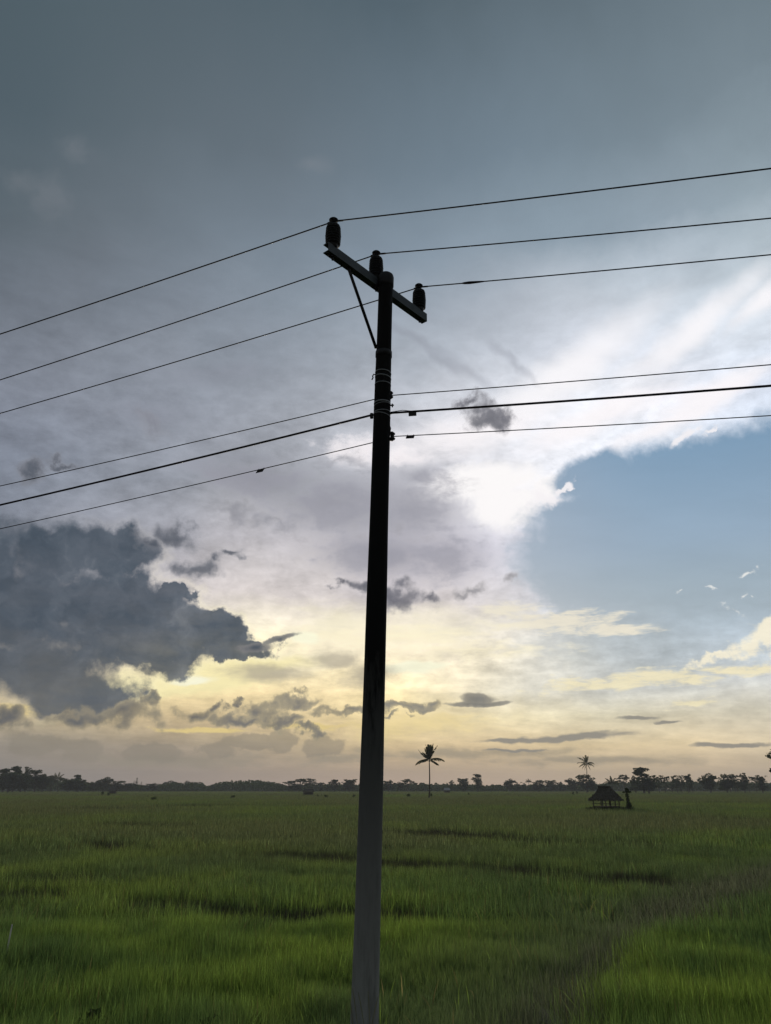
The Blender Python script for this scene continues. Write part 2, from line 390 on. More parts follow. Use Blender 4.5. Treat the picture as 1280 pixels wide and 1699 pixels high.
def material(name, base, rough=0.7, metal=0.0, nscale=None, var=0.3, bump=0.0, spec=0.5, detail=6, coord='Object'):
    m = bpy.data.materials.new(name); m.use_nodes = True; nt = m.node_tree; b = nt.nodes['Principled BSDF']
    b.inputs['Base Color'].default_value = (*base, 1); b.inputs['Roughness'].default_value = rough
    b.inputs['Metallic'].default_value = metal; b.inputs['Specular IOR Level'].default_value = spec
    if nscale:
        t = nt.nodes.new('ShaderNodeTexCoord'); n = nt.nodes.new('ShaderNodeTexNoise')
        n.inputs['Scale'].default_value = nscale; n.inputs['Detail'].default_value = detail; n.inputs['Roughness'].default_value = 0.62
        nt.links.new(t.outputs[coord], n.inputs['Vector'])
        r = nt.nodes.new('ShaderNodeValToRGB'); r.color_ramp.elements[0].position = 0.32; r.color_ramp.elements[1].position = 0.68
        r.color_ramp.elements[0].color = (*[c * (1 - var) for c in base], 1); r.color_ramp.elements[1].color = (*[min(1, c * (1 + var)) for c in base], 1)
        nt.links.new(n.outputs[0], r.inputs[0]); nt.links.new(r.outputs[0], b.inputs['Base Color'])
        if bump:
            bu = nt.nodes.new('ShaderNodeBump'); bu.inputs['Strength'].default_value = bump; bu.inputs['Distance'].default_value = 0.02
            nt.links.new(n.outputs[0], bu.inputs['Height']); nt.links.new(bu.outputs[0], b.inputs['Normal'])
    return m
def leaf_material(name, attr=True, base=(0.05, 0.08, 0.02), trans=0.45, var=0.35, nscale=0.6):
    m = bpy.data.materials.new(name); m.use_nodes = True; nt = m.node_tree; nt.nodes.clear()
    o = nt.nodes.new('ShaderNodeOutputMaterial'); mx = nt.nodes.new('ShaderNodeMixShader'); mx.inputs[0].default_value = trans
    d = nt.nodes.new('ShaderNodeBsdfDiffuse'); t = nt.nodes.new('ShaderNodeBsdfTranslucent')
    if attr:
        a = nt.nodes.new('ShaderNodeAttribute'); a.attribute_name = 'tint'; c = a.outputs['Color']
    else:
        tc_ = nt.nodes.new('ShaderNodeTexCoord'); n = nt.nodes.new('ShaderNodeTexNoise'); n.inputs['Scale'].default_value = nscale; n.inputs['Detail'].default_value = 3
        nt.links.new(tc_.outputs['Object'], n.inputs['Vector']); r = nt.nodes.new('ShaderNodeValToRGB')
        r.color_ramp.elements[0].position = 0.35; r.color_ramp.elements[1].position = 0.65
        r.color_ramp.elements[0].color = (*[v * (1 - var) for v in base], 1); r.color_ramp.elements[1].color = (*[v * (1 + var) for v in base], 1)
        nt.links.new(n.outputs[0], r.inputs[0]); c = r.outputs[0]
    hs = nt.nodes.new('ShaderNodeHueSaturation'); hs.inputs['Hue'].default_value = 0.49; hs.inputs['Value'].default_value = 1.5; hs.inputs['Saturation'].default_value = 1.1
    nt.links.new(c, d.inputs[0]); nt.links.new(c, hs.inputs['Color']); nt.links.new(hs.outputs[0], t.inputs[0])
    nt.links.new(d.outputs[0], mx.inputs[1]); nt.links.new(t.outputs[0], mx.inputs[2]); nt.links.new(mx.outputs[0], o.inputs[0])
    return m

# ------------------------------------------------------------------ ground
def vnoise(x, y, s, seed):                  # smooth value noise, 0..1
    x = np.asarray(x) / s; y = np.asarray(y) / s
    xi = np.floor(x).astype(np.int64); yi = np.floor(y).astype(np.int64); fx = x - xi; fy = y - yi
    fx = fx * fx * (3 - 2 * fx); fy = fy * fy * (3 - 2 * fy)
    def h(a, b):
        v = (a * 374761393 + b * 668265263 + seed * 1442695041) & 0xffffffff
        v = ((v ^ (v >> 13)) * 1274126177) & 0xffffffff
        return ((v ^ (v >> 16)) & 0xffffff) / 0xffffff
    return (h(xi, yi) * (1 - fx) + h(xi + 1, yi) * fx) * (1 - fy) + (h(xi, yi + 1) * (1 - fx) + h(xi + 1, yi + 1) * fx) * fy
def fbm(x, y, s, seed, o=4):
    r = 0; a = 1; t = 0
    for i in range(o): r = r + a * vnoise(x, y, s / 2 ** i, seed + i * 17); t += a; a *= 0.55
    return r / t
TOPZ = 0.45
# dark weedy bunds between the paddies: lines of (px, py) points on the crop surface, width in metres, strength
BUNDS = [
 ([(-80, 1340), (90, 1338), (190, 1337), (265, 1333.5), (440, 1330), (510, 1330)], 13.0, 1.0),
 ([(520, 1327), (640, 1327), (760, 1327), (900, 1328), (1060, 1328), (1340, 1329)], 12.0, 0.55),
 ([(-80, 1356), (100, 1357), (230, 1362), (330, 1363), (470, 1366)], 4.5, 0.8),
 ([(600, 1366), (760, 1378), (830, 1380), (900, 1385), (1040, 1390), (1150, 1392), (1260, 1398), (1340, 1400)], 4.6, 1.0),
 ([(90, 1390), (200, 1394), (290, 1402), (400, 1404), (480, 1408), (585, 1414), (632, 1418), (720, 1422), (880, 1428), (1000, 1437), (1200, 1442), (1320, 1440)], 3.2, 1.0),
 ([(-40, 1438), (60, 1438), (180, 1446)], 2.4, 0.8),
 ([(-40, 1467), (20, 1466), (50, 1468)], 2.2, 1.0),
 ([(260, 1478), (330, 1484), (390, 1491), (470, 1496), (590, 1492), (620, 1494)], 2.6, 1.0),
 ([(820, 1512), (880, 1514), (940, 1520)], 1.0, 0.6),
 ([(650, 1345), (800, 1347), (960, 1350), (1200, 1352)], 6.0, 0.5),
]
PATHL = [(850, 1740), (905, 1685), (950, 1625), (1000, 1575), (1060, 1535), (1130, 1502), (1220, 1470), (1320, 1440), (1420, 1415)]
def seg_dist(x, y, pts):
    best = np.full(x.shape, 1e9)
    for a, b in zip(pts, pts[1:]):
        ax, ay = a.x, a.y; bx, by = b.x - ax, b.y - ay; L = bx * bx + by * by
        t = np.clip(((x - ax) * bx + (y - ay) * by) / L, 0, 1)
        best = np.minimum(best, np.hypot(x - ax - t * bx, y - ay - t * by))
    return best
bund_w = [([at_height(px, py, TOPZ) for px, py in pts], w, s) for pts, w, s in BUNDS]
path_w = [at_height(px, py, 0.25) for px, py in PATHL]
def bund_mask(x, y):                         # 0 crop .. 1 dark weeds
    m = np.zeros(x.shape)
    for pts, w, s in bund_w:
        ww = w * (0.55 + 0.9 * fbm(x, y, 5.0 * max(1, w / 2.5), 91, 3))
        k_ = 0.5 * w
        d = seg_dist(x, y + k_ * 2.4 * (fbm(x, y * 0.5, 4.0 * w, 123, 3) - 0.5), pts)
        brk = np.clip((fbm(x, y * 0.5, 1.9 * w, 47, 3) - 0.44) * 6, 0.03, 1)
        m = np.maximum(m, np.clip(1.6 - 1.6 * d / (ww * 0.75), 0, 1) * s * brk)
    return m
def path_mask(x, y):
    d = seg_dist(x, y, path_w)
    w = (0.20 + 0.95 * fbm(x, y, 2.2, 5, 3)) * (1 + np.clip((y - 11) / 12, 0, 1.5))
    return np.clip(1.25 - 0.8 * d / w, 0, 1) * 0.93, d

soil = material('field_soil', (0.030, 0.034, 0.016), 0.95, nscale=0.8, var=0.5, bump=0.6, spec=0.0, detail=8)
gx = np.concatenate([np.linspace(-2500, -60, 25), np.linspace(-56, 56, 113), np.linspace(60, 2500, 25)])
gy = np.concatenate([[-400, -100, -30, -10], np.linspace(-5, 90, 191), np.linspace(95, 300, 42), np.linspace(350, 3000, 30)])
XX, YY = np.meshgrid(gx, gy); ZZ = np.zeros_like(XX)
pm, _ = path_mask(XX, YY); near = np.clip((60 - np.abs(XX)) / 10, 0, 1) * np.clip((95 - YY) / 10, 0, 1)
ZZ = (0.10 * pm + 0.06 * (fbm(XX, YY, 1.5, 3) - 0.5)) * near
# the raised roadside the photograph is taken from
bank = np.clip((4.6 - YY) / 2.6, 0, 1); ZZ = ZZ * (1 - bank) + 0.95 * (bank * bank * (3 - 2 * bank))
nr, nc = XX.shape; idx = np.arange(nr * nc).reshape(nr, nc)
q = np.stack([idx[:-1, :-1], idx[:-1, 1:], idx[1:, 1:], idx[1:, :-1]], -1).reshape(-1, 4)
gme = np_mesh('ground', np.stack([XX, YY, ZZ], -1).reshape(-1, 3), q.ravel(), np.full(len(q), 4))
ground = link('ground', gme, soil, smooth=True); tag(ground, kind='structure')

# bare trodden earth showing on the path
earth = material('dry_earth', (0.095, 0.095, 0.082), 0.95, nscale=7.0, var=0.35, bump=0.8, spec=0.2, detail=8)
def earth_patch(px, py, rx, ry, seed):
    c = at_height(px, py, 0.12); bm = bmesh.new(); n = 22; ring = []
    ctr = bm.verts.new((c.x, c.y, 0.15))
    for k in range(n):
        a = 2 * math.pi * k / n; rr = 0.75 + 0.5 * float(vnoise(np.array([k * 0.9]), np.array([seed * 1.0]), 1.0, seed))
        ring.append(bm.verts.new((c.x + math.cos(a) * rx * rr, c.y + math.sin(a) * ry * rr, 0.125)))
    for k in range(n): bm.faces.new((ctr, ring[k], ring[(k + 1) % n]))
    return bm
bmE = earth_patch(915, 1692, 0.13, 0.45, 3)
pth = link('path', bm_mesh('path', bmE), earth, smooth=True); tag(pth, kind='structure')

# ------------------------------------------------------------------ rice and weeds, blade by blade
def blades(x, y, h, w, lean_amt, col_, segs=3, curl=0.5, z0=None, seed=1):
    r = np.random.default_rng(seed); n = len(x)
    az = r.uniform(0, 2 * math.pi, n); ldir = np.stack([np.cos(az), np.sin(az)], -1)
    lean = np.abs(r.normal(0, 1, n)) * lean_amt
    wa = r.uniform(0, 2 * math.pi, n); wd = np.stack([np.cos(wa), np.sin(wa)], -1)
    t = np.linspace(0, 1, segs + 1); nv = 2 * segs + 1
    V = np.zeros((n, nv, 3)); C = np.zeros((n, nv, 3))
    z0 = np.zeros(n) if z0 is None else z0
    for k in range(segs + 1):
        tt = t[k]; off = ldir * (h * lean * (tt * (1 - curl) + curl * tt ** 2.2))[:, None]
        zz = z0 + h * tt * (1 - 0.35 * lean * tt * tt)
        ww = w * (1 - tt ** 1.8) * 0.5 if k < segs else 0
        if k < segs:
            for s, j in ((-1, 2 * k), (1, 2 * k + 1)):
                V[:, j, 0] = x + off[:, 0] + s * wd[:, 0] * ww; V[:, j, 1] = y + off[:, 1] + s * wd[:, 1] * ww; V[:, j, 2] = zz
                C[:, j] = col_
        else:
            V[:, -1, 0] = x + off[:, 0]; V[:, -1, 1] = y + off[:, 1]; V[:, -1, 2] = zz; C[:, -1] = col_
    base = (np.arange(n) * nv)[:, None]
    F = []; S = []
    per = []
    for k in range(segs - 1): per += [2 * k, 2 * k + 1, 2 * k + 3, 2 * k + 2]; S.append(4)
    per += [2 * segs - 2, 2 * segs - 1, 2 * segs]; S.append(3)
    L = (base + np.array(per)[None, :]).ravel()
    return V.reshape(-1, 3), L, np.tile(S, n), C.reshape(-1, 3)

def scatter(n, d0, d1, power=1.0, spread=0.60, extra=2.5):
    u = rng.uniform(0, 1, n); d = np.sqrt(d0 * d0 + u * (d1 * d1 - d0 * d0)) if power == 1 else d0 * (d1 / d0) ** u
    x = rng.uniform(-1, 1, n) * (spread * d + extra)
    return x, d
G_BRIGHT = np.array([0.146, 0.222, 0.056]); G_MID = np.array([0.098, 0.162, 0.054]); G_DEEP = np.array([0.074, 0.124, 0.050])
G_OLIVE = np.array([0.104, 0.124, 0.064]); G_STRAW = np.array([0.17, 0.15, 0.07]); G_WEED = np.array([0.050, 0.054, 0.036]); G_DRY = np.array([0.200, 0.220, 0.140])
def rice_color(x, y, n):
    f1 = fbm(x, y * 0.7, 5.0, 21); f2 = fbm(x, y, 1.2, 33, 3); f3 = fbm(x, y * 0.6, 22.0, 55)
    g = np.clip((f1 - 0.5) * 2.2 + (f2 - 0.5) * 1.2 + 0.5, 0, 1)[:, None]
    c = np.where(g < 0.5, G_DEEP + (G_MID - G_DEEP) * g * 2, G_MID + (G_BRIGHT - G_MID) * (g * 2 - 1))
    far = np.clip((y - 14) / 45, 0, 1)[:, None]; ol = np.clip(far * 0.75 + (f3[:, None] - 0.5) * 1.6 * np.clip(far + 0.25, 0, 1), 0, 0.95)
    c = c * (1 - ol) + G_OLIVE * ol
    c = c * np.exp(rng.normal(-0.05, 1.0, (n, 1)) * (0.42 - 0.27 * np.clip((y[:, None] - 30) / 90, 0, 1)))
    st = rng.uniform(0, 1, n) < 0.03
    c[st] = G_STRAW * rng.uniform(0.6, 1.2, (st.sum(), 1))
    return c
leafm = leaf_material('rice_leaf', trans=0.5)
weedm = leaf_material('weed_leaf', trans=0.3)
def gather(lst):
    vo = 0; V, L, S, C = [], [], [], []
    for v, l, s, c in lst: V.append(v); L.append(l + vo); S.append(s); C.append(c); vo += len(v)
    return np.concatenate(V), np.concatenate(L), np.concatenate(S), np.concatenate(C)
rice = []; weeds = []; dry = []
def layer(n, d0, d1, h0, w0, segs, clump, seed, power=1, lean=0.20):
    if clump > 1:
        hx, hd = scatter(n // clump, d0, d1, power)
        x = np.repeat(hx, clump) + rng.normal(0, 0.045, (n // clump) * clump); y = np.repeat(hd, clump) + rng.normal(0, 0.045, (n // clump) * clump)
    else: x, y = scatter(n, d0, d1, power)
    if d0 < 9:
        ok = ~((np.hypot(x - POLEX, y - POLEY) < 0.17)) & (y > 4.6); x, y = x[ok], y[ok]
    bm_ = bund_mask(x, y); pmk, pd = path_mask(x, y)
    u = rng.uniform(0, 1, len(x))
    isp = u < pmk; isb = (~isp) & (u < bm_ * 0.97)
    isr = ~(isp | isb)
    hh = h0 * (0.82 + 0.34 * fbm(x, y, 4.0, 71) + 0.42 * (vnoise(x, y, 0.8, 72) - 0.5)) * rng.uniform(0.70, 1.10, len(x))
    # a dull weedy slope beside the path
    shy = np.clip(1 - (pd - 1.0) / 2.2, 0, 1) * (x < np.interp(y, [p.y for p in path_w], [p.x for p in path_w]))
    # rice
    r_ = isr; c = rice_color(x[r_], y[r_], r_.sum()); k = shy[r_][:, None] * 0.75
    dull = np.array([0.130, 0.175, 0.085]); c = c * (1 - k) + dull * k * rng.uniform(0.5, 1.4, (r_.sum(), 1))
    rice.append(blades(x[r_], y[r_], hh[r_] * (1 - 0.25 * shy[r_]), w0 * rng.uniform(0.7, 1.3, r_.sum()), lean, c, segs, seed=seed))
    b_ = isb; c = G_WEED * rng.uniform(0.4, 1.7, (b_.sum(), 1))
    weeds.append(blades(x[b_], y[b_], hh[b_] * rng.uniform(0.45, 0.85, b_.sum()) * np.clip(0.8 + y[b_] / 110, 0.8, 1.15), w0 * rng.uniform(0.6, 1.2, b_.sum()), 0.5, c, segs, seed=seed + 1))
    p_ = isp; c = G_DRY * rng.uniform(0.35, 1.25, (p_.sum(), 1))
    dry.append(blades(x[p_], y[p_], hh[p_] * rng.uniform(0.35, 0.9, p_.sum()), w0 * 0.6 * rng.uniform(0.6, 1.2, p_.sum()), 0.55, c, segs, seed=seed + 2))
POLEY = 8.2
def pole_pt(px, py):
    p = at_dist(px, py, POLEY); return p
pA = pole_pt(605.3, 1690); pB = pole_pt(640.2, 480)
sl = (pB.x - pA.x) / (pB.z - pA.z); POLEX = pA.x - sl * pA.z
layer(520000, 4.8, 16, 0.47, 0.0060, 3, 9, 1, lean=0.34)
layer(320000, 16, 34, 0.48, 0.0095, 2, 6, 11, lean=0.3)
layer(230000, 34, 90, 0.54, 0.024, 2, 1, 21, 2, lean=0.28)
layer(330000, 90, 420, 0.54, 0.07, 1, 1, 31, 2, lean=0.25)
layer(90000, 420, 680, 0.60, 0.28, 1, 1, 41)
# broad bent leaves, straw and seed heads standing out of the crop
n = 6000; x, y = scatter(n, 6.5, 24); ok = (bund_mask(x, y) < .3) & (path_mask(x, y)[0] < .3) & (np.hypot(x - POLEX, y - POLEY) > .2) & (y > 4.6); x, y = x[ok], y[ok]; n = len(x)
cc = np.where((rng.uniform(0, 1, n) < 0.35)[:, None], G_STRAW, G_BRIGHT * 1.15) * np.exp(rng.normal(0, 0.3, (n, 1)))
rice.append(blades(x, y, rng.uniform(.38, .54, n), rng.uniform(.009, .017, n), 0.75, cc, 5, curl=0.9, seed=88))
# fine dry grass thickening the path
x = []; y = []
for a, b in zip(path_w, path_w[1:-1]):
    n = int((b - a).length * 520); t = rng.uniform(0, 1, n); x.append(a.x + (b.x - a.x) * t + rng.normal(0, 0.55, n)); y.append(a.y + (b.y - a.y) * t + rng.normal(0, 0.55, n))
x = np.concatenate(x); y = np.concatenate(y); pmk, pd = path_mask(x, y); ok = (rng.uniform(0, 1, len(x)) < np.clip(pmk * 1.3, 0, 1)) & (y < 45)
for c_, rx_, ry_ in ((at_height(915, 1694, 0.12), 0.12, 0.42),):
    ok &= ~((((x - c_.x) / rx_) ** 2 + ((y - c_.y) / ry_) ** 2) < 1)
x, y = x[ok], y[ok]; n = len(x)
dry.append(blades(x, y, rng.uniform(0.10, 0.46, n) * (0.6 + 0.8 * fbm(x, y, 1.6, 8)), np.full(n, 0.005) * np.clip(y / 10, 1, 4), 0.55, G_DRY * rng.uniform(0.3, 1.3, (n, 1)), 3, seed=77))
def put(name, lst, mat, label):
    v, l, s, c = gather(lst); o = link(name, np_mesh(name, v, l, s, c), mat); tag(o, label, 'grass', kind='stuff'); return o
put('rice_crop', rice, leafm, 'bright green rice crop filling the flat paddy fields')
put('bund_weeds', weeds, weedm, 'dark brown weeds along the low banks between paddies')
put('path_grass', dry, weedm, 'dry brownish grass along the footpath crossing the rice field')

# ------------------------------------------------------------------ the power pole
def pole_material():
    m = bpy.data.materials.new('concrete_painted_silhouette'); m.use_nodes = True; nt = m.node_tree; b = nt.nodes['Principled BSDF']
    t = nt.nodes.new('ShaderNodeTexCoord'); mp = nt.nodes.new('ShaderNodeMapping'); mp.inputs['Scale'].default_value = (9, 9, 1.6)
    nt.links.new(t.outputs['Object'], mp.inputs[0])
    n = nt.nodes.new('ShaderNodeTexNoise'); n.inputs['Scale'].default_value = 1.4; n.inputs['Detail'].default_value = 9; n.inputs['Roughness'].default_value = 0.65
    nt.links.new(mp.outputs[0], n.inputs['Vector'])
    n2 = nt.nodes.new('ShaderNodeTexNoise'); n2.inputs['Scale'].default_value = 60; n2.inputs['Detail'].default_value = 6
    nt.links.new(t.outputs['Object'], n2.inputs['Vector'])
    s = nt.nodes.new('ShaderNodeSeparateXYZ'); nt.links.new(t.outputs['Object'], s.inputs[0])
    # backlit darkness painted into the upper pole's colour, streaked towards the grey foot
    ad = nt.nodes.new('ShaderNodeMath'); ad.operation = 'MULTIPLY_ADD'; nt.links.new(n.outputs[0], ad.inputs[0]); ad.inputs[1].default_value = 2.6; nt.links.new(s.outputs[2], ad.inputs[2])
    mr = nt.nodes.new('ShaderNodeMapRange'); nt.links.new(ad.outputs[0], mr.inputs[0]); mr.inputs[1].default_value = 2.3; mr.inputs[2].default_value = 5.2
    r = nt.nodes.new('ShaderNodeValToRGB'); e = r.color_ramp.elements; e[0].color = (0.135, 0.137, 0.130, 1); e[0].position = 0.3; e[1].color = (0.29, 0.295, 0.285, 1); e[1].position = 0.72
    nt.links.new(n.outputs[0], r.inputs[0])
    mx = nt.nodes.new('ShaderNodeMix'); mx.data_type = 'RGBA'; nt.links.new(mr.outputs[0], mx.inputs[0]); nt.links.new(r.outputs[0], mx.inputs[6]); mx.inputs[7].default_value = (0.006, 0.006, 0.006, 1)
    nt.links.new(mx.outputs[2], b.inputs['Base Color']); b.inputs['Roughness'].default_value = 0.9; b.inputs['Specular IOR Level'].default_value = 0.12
    bu = nt.nodes.new('ShaderNodeBump'); bu.inputs['Strength'].default_value = 0.35; bu.inputs['Distance'].default_value = 0.004
    nt.links.new(n2.outputs[0], bu.inputs['Height']); nt.links.new(bu.outputs[0], b.inputs['Normal'])
    return m
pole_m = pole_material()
blackm = material('black_ceramic', (0.006, 0.006, 0.007), 0.45, nscale=12, var=0.3, spec=0.2)
steelm = material('galvanised_steel', (0.050, 0.062, 0.070), 0.65, 0.3, nscale=9, var=0.3, bump=0.2)
darksteel = material('dark_steel', (0.012, 0.012, 0.013), 0.6, 0.0, nscale=14, var=0.4, spec=0.25)
bandm = material('stainless_band', (0.22, 0.22, 0.22), 0.35, 0.9, nscale=30, var=0.2)
wirem = material('black_wire', (0.008, 0.008, 0.010), 0.7, 0.0, nscale=4, var=0.3, spec=0.15)
rubm = material('black_plastic', (0.014, 0.011, 0.010), 0.6, 0.0, nscale=30, var=0.3, spec=0.3)

def pole_c(z): return Vector((POLEX + sl * z, POLEY, z))
def pole_r(z): return 0.5 * (0.258 - (z - 0.57) * 0.0095)
pole = empty('power_pole', (POLEX, POLEY, 0.0), 'tall leaning power pole with a slanting crossarm, backlit darkness painted on top, grey at the foot', 'power pole')
def local(bm):
    bmesh.ops.translate(bm, verts=bm.verts, vec=-Vector(pole.location)); return bm
TOPZP = at_dist(646, 459, POLEY).z
bm = bmesh.new(); zs = [-0.6] + [0.25 * i for i in range(0, int(TOPZP / 0.25) + 1)] + [TOPZP]
pr = []
STEP = at_dist(640, 588, POLEY).z
for z in zs:
    r = pole_r(z) * (1 + 0.010 * math.sin(z * 3.1)); pr.append((z, r - (0.0 if z < STEP else 0.003)))
tube_bm(bm, [pole_c(z) for z, _ in pr], [r for _, r in pr], 32)
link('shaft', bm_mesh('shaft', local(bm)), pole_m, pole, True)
bm = bmesh.new(); rt = pole_r(TOPZP) + 0.008
tube_bm(bm, [pole_c(TOPZP - 0.16), pole_c(TOPZP - 0.155), pole_c(TOPZP - 0.02), pole_c(TOPZP + 0.012), pole_c(TOPZP + 0.03)], [rt - 0.006, rt + 0.002, rt + 0.003, rt - 0.006, rt * 0.75], 32)
link('cap', bm_mesh('cap', local(bm)), darksteel, pole, True)
bm = bmesh.new(); tube_bm(bm, [pole_c(STEP - 0.04), pole_c(STEP - 0.038), pole_c(STEP + 0.03), pole_c(STEP + 0.032)], [pole_r(STEP), pole_r(STEP) + 0.006, pole_r(STEP) + 0.006, pole_r(STEP)], 32)
link('collar', bm_mesh('collar', local(bm)), darksteel, pole, True)

# crossarm: a steel channel bolted behind the pole
HC = CAMZ + 6.06
aL = at_height(541, 410.5, HC); aR = at_height(704.5, 529, HC)
u = (aR - aL).normalized(); nrm = Vector((-u.y, u.x, 0))        # nrm points away to the far left... checked below
if nrm.y < 0: nrm = -nrm
m3 = Matrix((u, nrm, Vector((0, 0, 1)))).transposed()
Lh = (aR - aL).length / 2; ac = (aL + aR) / 2
bm = bmesh.new()
hw, hh_, th = 0.045, 0.055, 0.007
# web towards the camera, flanges at top and bottom: a C channel
box_bm(bm, ac - nrm * (hw - th / 2), (Lh, th / 2, hh_), m3)
box_bm(bm, ac + Vector((0, 0, hh_ + th / 2 - 0.0005)) , (Lh, hw, th / 2), m3)
box_bm(bm, ac - Vector((0, 0, hh_ + th / 2 - 0.0005)), (Lh, hw, th / 2), m3)
arm = link('crossarm', bm_mesh('crossarm', local(bm)), steelm, pole)
def bolt(p, axis, r=0.011, L=0.05, name='bolt', parent=None, mat=None):
    bm = bmesh.new(); lathe_bm(bm, [(r, -L), (r, 0), (r * 1.9, 0.001), (r * 1.9, 0.014), (r * 0.9, 0.018), (r * 0.9, 0.035)], p, 6, axis)
    return link(name, bm_mesh(name, local(bm)), mat or darksteel, parent or pole)
bolt(ac - Vector((0, 0, hh_)) + u * (-Lh + 0.06), Vector((0, 0, -1)), 0.012, 0.02, parent=arm)
bolt(ac - Vector((0, 0, hh_)) + u * (Lh - 0.10), Vector((0, 0, -1)), 0.012, 0.02, parent=arm)
# clamp that holds the arm to the pole
pj = pole_c(HC)
bm = bmesh.new(); 
tube_bm(bm, [pole_c(HC - 0.035), pole_c(HC - 0.034), pole_c(HC + 0.034), pole_c(HC + 0.035)], [pole_r(HC), pole_r(HC) + 0.010, pole_r(HC) + 0.010, pole_r(HC)], 32)
box_bm(bm, pj + Vector((-0.115, -0.0, -0.06)), (0.022, 0.02, 0.03), m3)
link('arm_clamp', bm_mesh('arm_clamp', local(bm)), darksteel, pole, False)
# brace
b0 = at_height(577, 446, HC - hh_ - 0.01); tt = (b0 - aL).dot(u); b0 = aL + u * tt - Vector((0, 0, hh_ + 0.01))
b1 = at_dist(624.5, 578, POLEY + 0.03)
bm = bmesh.new(); tube_bm(bm, [b0 + Vector((0, 0, 0.03)), b0, b1], [0.019, 0.019, 0.019], 8)
link('brace', bm_mesh('brace', local(bm)), darksteel, pole, True)

# pin insulators
def insulator(px, py_base, py_top, scale_w=1.0):
    s = (at_height(px, py_base, HC + hh_) - aL).dot(u)
    base = aL + u * s + Vector((0, 0, hh_ + th)); 
    k = 0.435
    prof = [(0.030, -0.02), (0.052, 0.0), (0.055, 0.02), (0.058, 0.035)]
    z = 0.045
    for i in range(7):
        prof += [(0.060, z), (0.088 - 0.002 * abs(i - 3), z + 0.006), (0.090 - 0.002 * abs(i - 3), z + 0.018), (0.064, z + 0.027)]; z += 0.035
    prof += [(0.080, z), (0.074, z + 0.018), (0.050, z + 0.028), (0.034, z + 0.038), (0.030, z + 0.090), (0.050, z + 0.098), (0.052, z + 0.112), (0.040, z + 0.124), (0.006, z + 0.130)]
    tot = z + 0.130; f = k / tot
    bm = bmesh.new(); lathe_bm(bm, [(r * scale_w, zz * f) for r, zz in prof], base, 32)
    o = link('insulator', bm_mesh('insulator', local(bm)), blackm, pole, True)
    bm = bmesh.new(); lathe_bm(bm, [(0.02, 0), (0.034, 0.002), (0.034, 0.012), (0.02, 0.014), (0.013, 0.016), (0.013, 0.05)], base - Vector((0, 0, 2 * hh_ + 2 * th)), 6, Vector((0, 0, -1)))
    link('pin_nut', bm_mesh('pin_nut', local(bm)), darksteel, o)
    return base + Vector((0, 0, (z + 0.060) * f)), base
i1, _ = insulator(553.5, 412, 360, 1.08); i2, _ = insulator(630, 462, 421, 1.05); i3, _ = insulator(692.5, 519, 477, 1.05)

# bands and low-voltage hardware
def band(py, tilt, w, x0=-180, x1=180, mat=bandm, name='band'):
    c = pole_c(at_dist(636, py, POLEY).z); r = pole_r(c.z) + 0.0025; bm = bmesh.new(); n = 40; ra, rb = [], []
    for k in range(n):
        a = 2 * math.pi * k / n; dz_ = tilt * math.cos(a)
        for lst, hz in ((ra, -w / 2), (rb, w / 2)):
            lst.append(bm.verts.new(c + Vector((math.cos(a) * r, math.sin(a) * r, dz_ + hz))))
    rc = [bm.verts.new(v.co + Vector(((v.co - c).x, (v.co - c).y, 0)).normalized() * -0.004) for v in ra]; rd = [bm.verts.new(v.co + Vector(((v.co - c).x, (v.co - c).y, 0)).normalized() * -0.004) for v in rb]
    for k in range(n):
        j = (k + 1) % n
        bm.faces.new((ra[k], ra[j], rb[j], rb[k])); bm.faces.new((rc[k], rd[k], rd[j], rc[j])); bm.faces.new((ra[k], rc[k], rc[j], ra[j])); bm.faces.new((rb[k], rb[j], rd[j], rd[k]))
    return link(name, bm_mesh(name, local(bm)), mat, pole, True)
band(619.5, -0.010, 0.012); band(627.5, -0.016, 0.012); band(639, -0.004, 0.011)
band(670, 0.0, 0.016); band(673.5, 0.012, 0.008); band(685.5, 0.004, 0.010); band(690.5, -0.022, 0.010)
# buckle on the strap, little bits of hardware
def spool(px, py, Yp, size, name='wire_insulator'):
    p = at_dist(px, py, Yp); bm = bmesh.new()
    lathe_bm(bm, [(0.012, -0.042), (0.030, -0.040), (0.036, -0.028), (0.024, -0.014), (0.020, 0.0), (0.024, 0.014), (0.036, 0.028), (0.030, 0.040), (0.012, 0.042)], p, 20)
    for v in bm.verts: v.co = p + (v.co - p) * size
    q = pole_c(p.z); dv = (p - q); dv.z = 0; dv.normalize()
    a = q + dv * pole_r(p.z) * 0.8
    for dz_ in (-0.05 * size, 0.05 * size):
        box_bm(bm, (a + p) / 2 + Vector((0, 0, dz_)), ((p - a).length / 2 + 0.012, 0.014, 0.004), Matrix((dv, Vector((-dv.y, dv.x, 0)), Vector((0, 0, 1)))).transposed())
    return link(name, bm_mesh(name, local(bm)), blackm, pole, True), p
RY = POLEY + 0.02
_, s1 = spool(648.5, 655.5, RY, 0.9); _, s3 = spool(651, 724, RY, 1.05)
# cable clamp on the thick bundle
bm = bmesh.new(); p = at_dist(617, 690, RY); box_bm(bm, p, (0.02, 0.03, 0.028), None, 0.006)
link('cable_clamp', bm_mesh('cable_clamp', local(bm)), darksteel, pole)
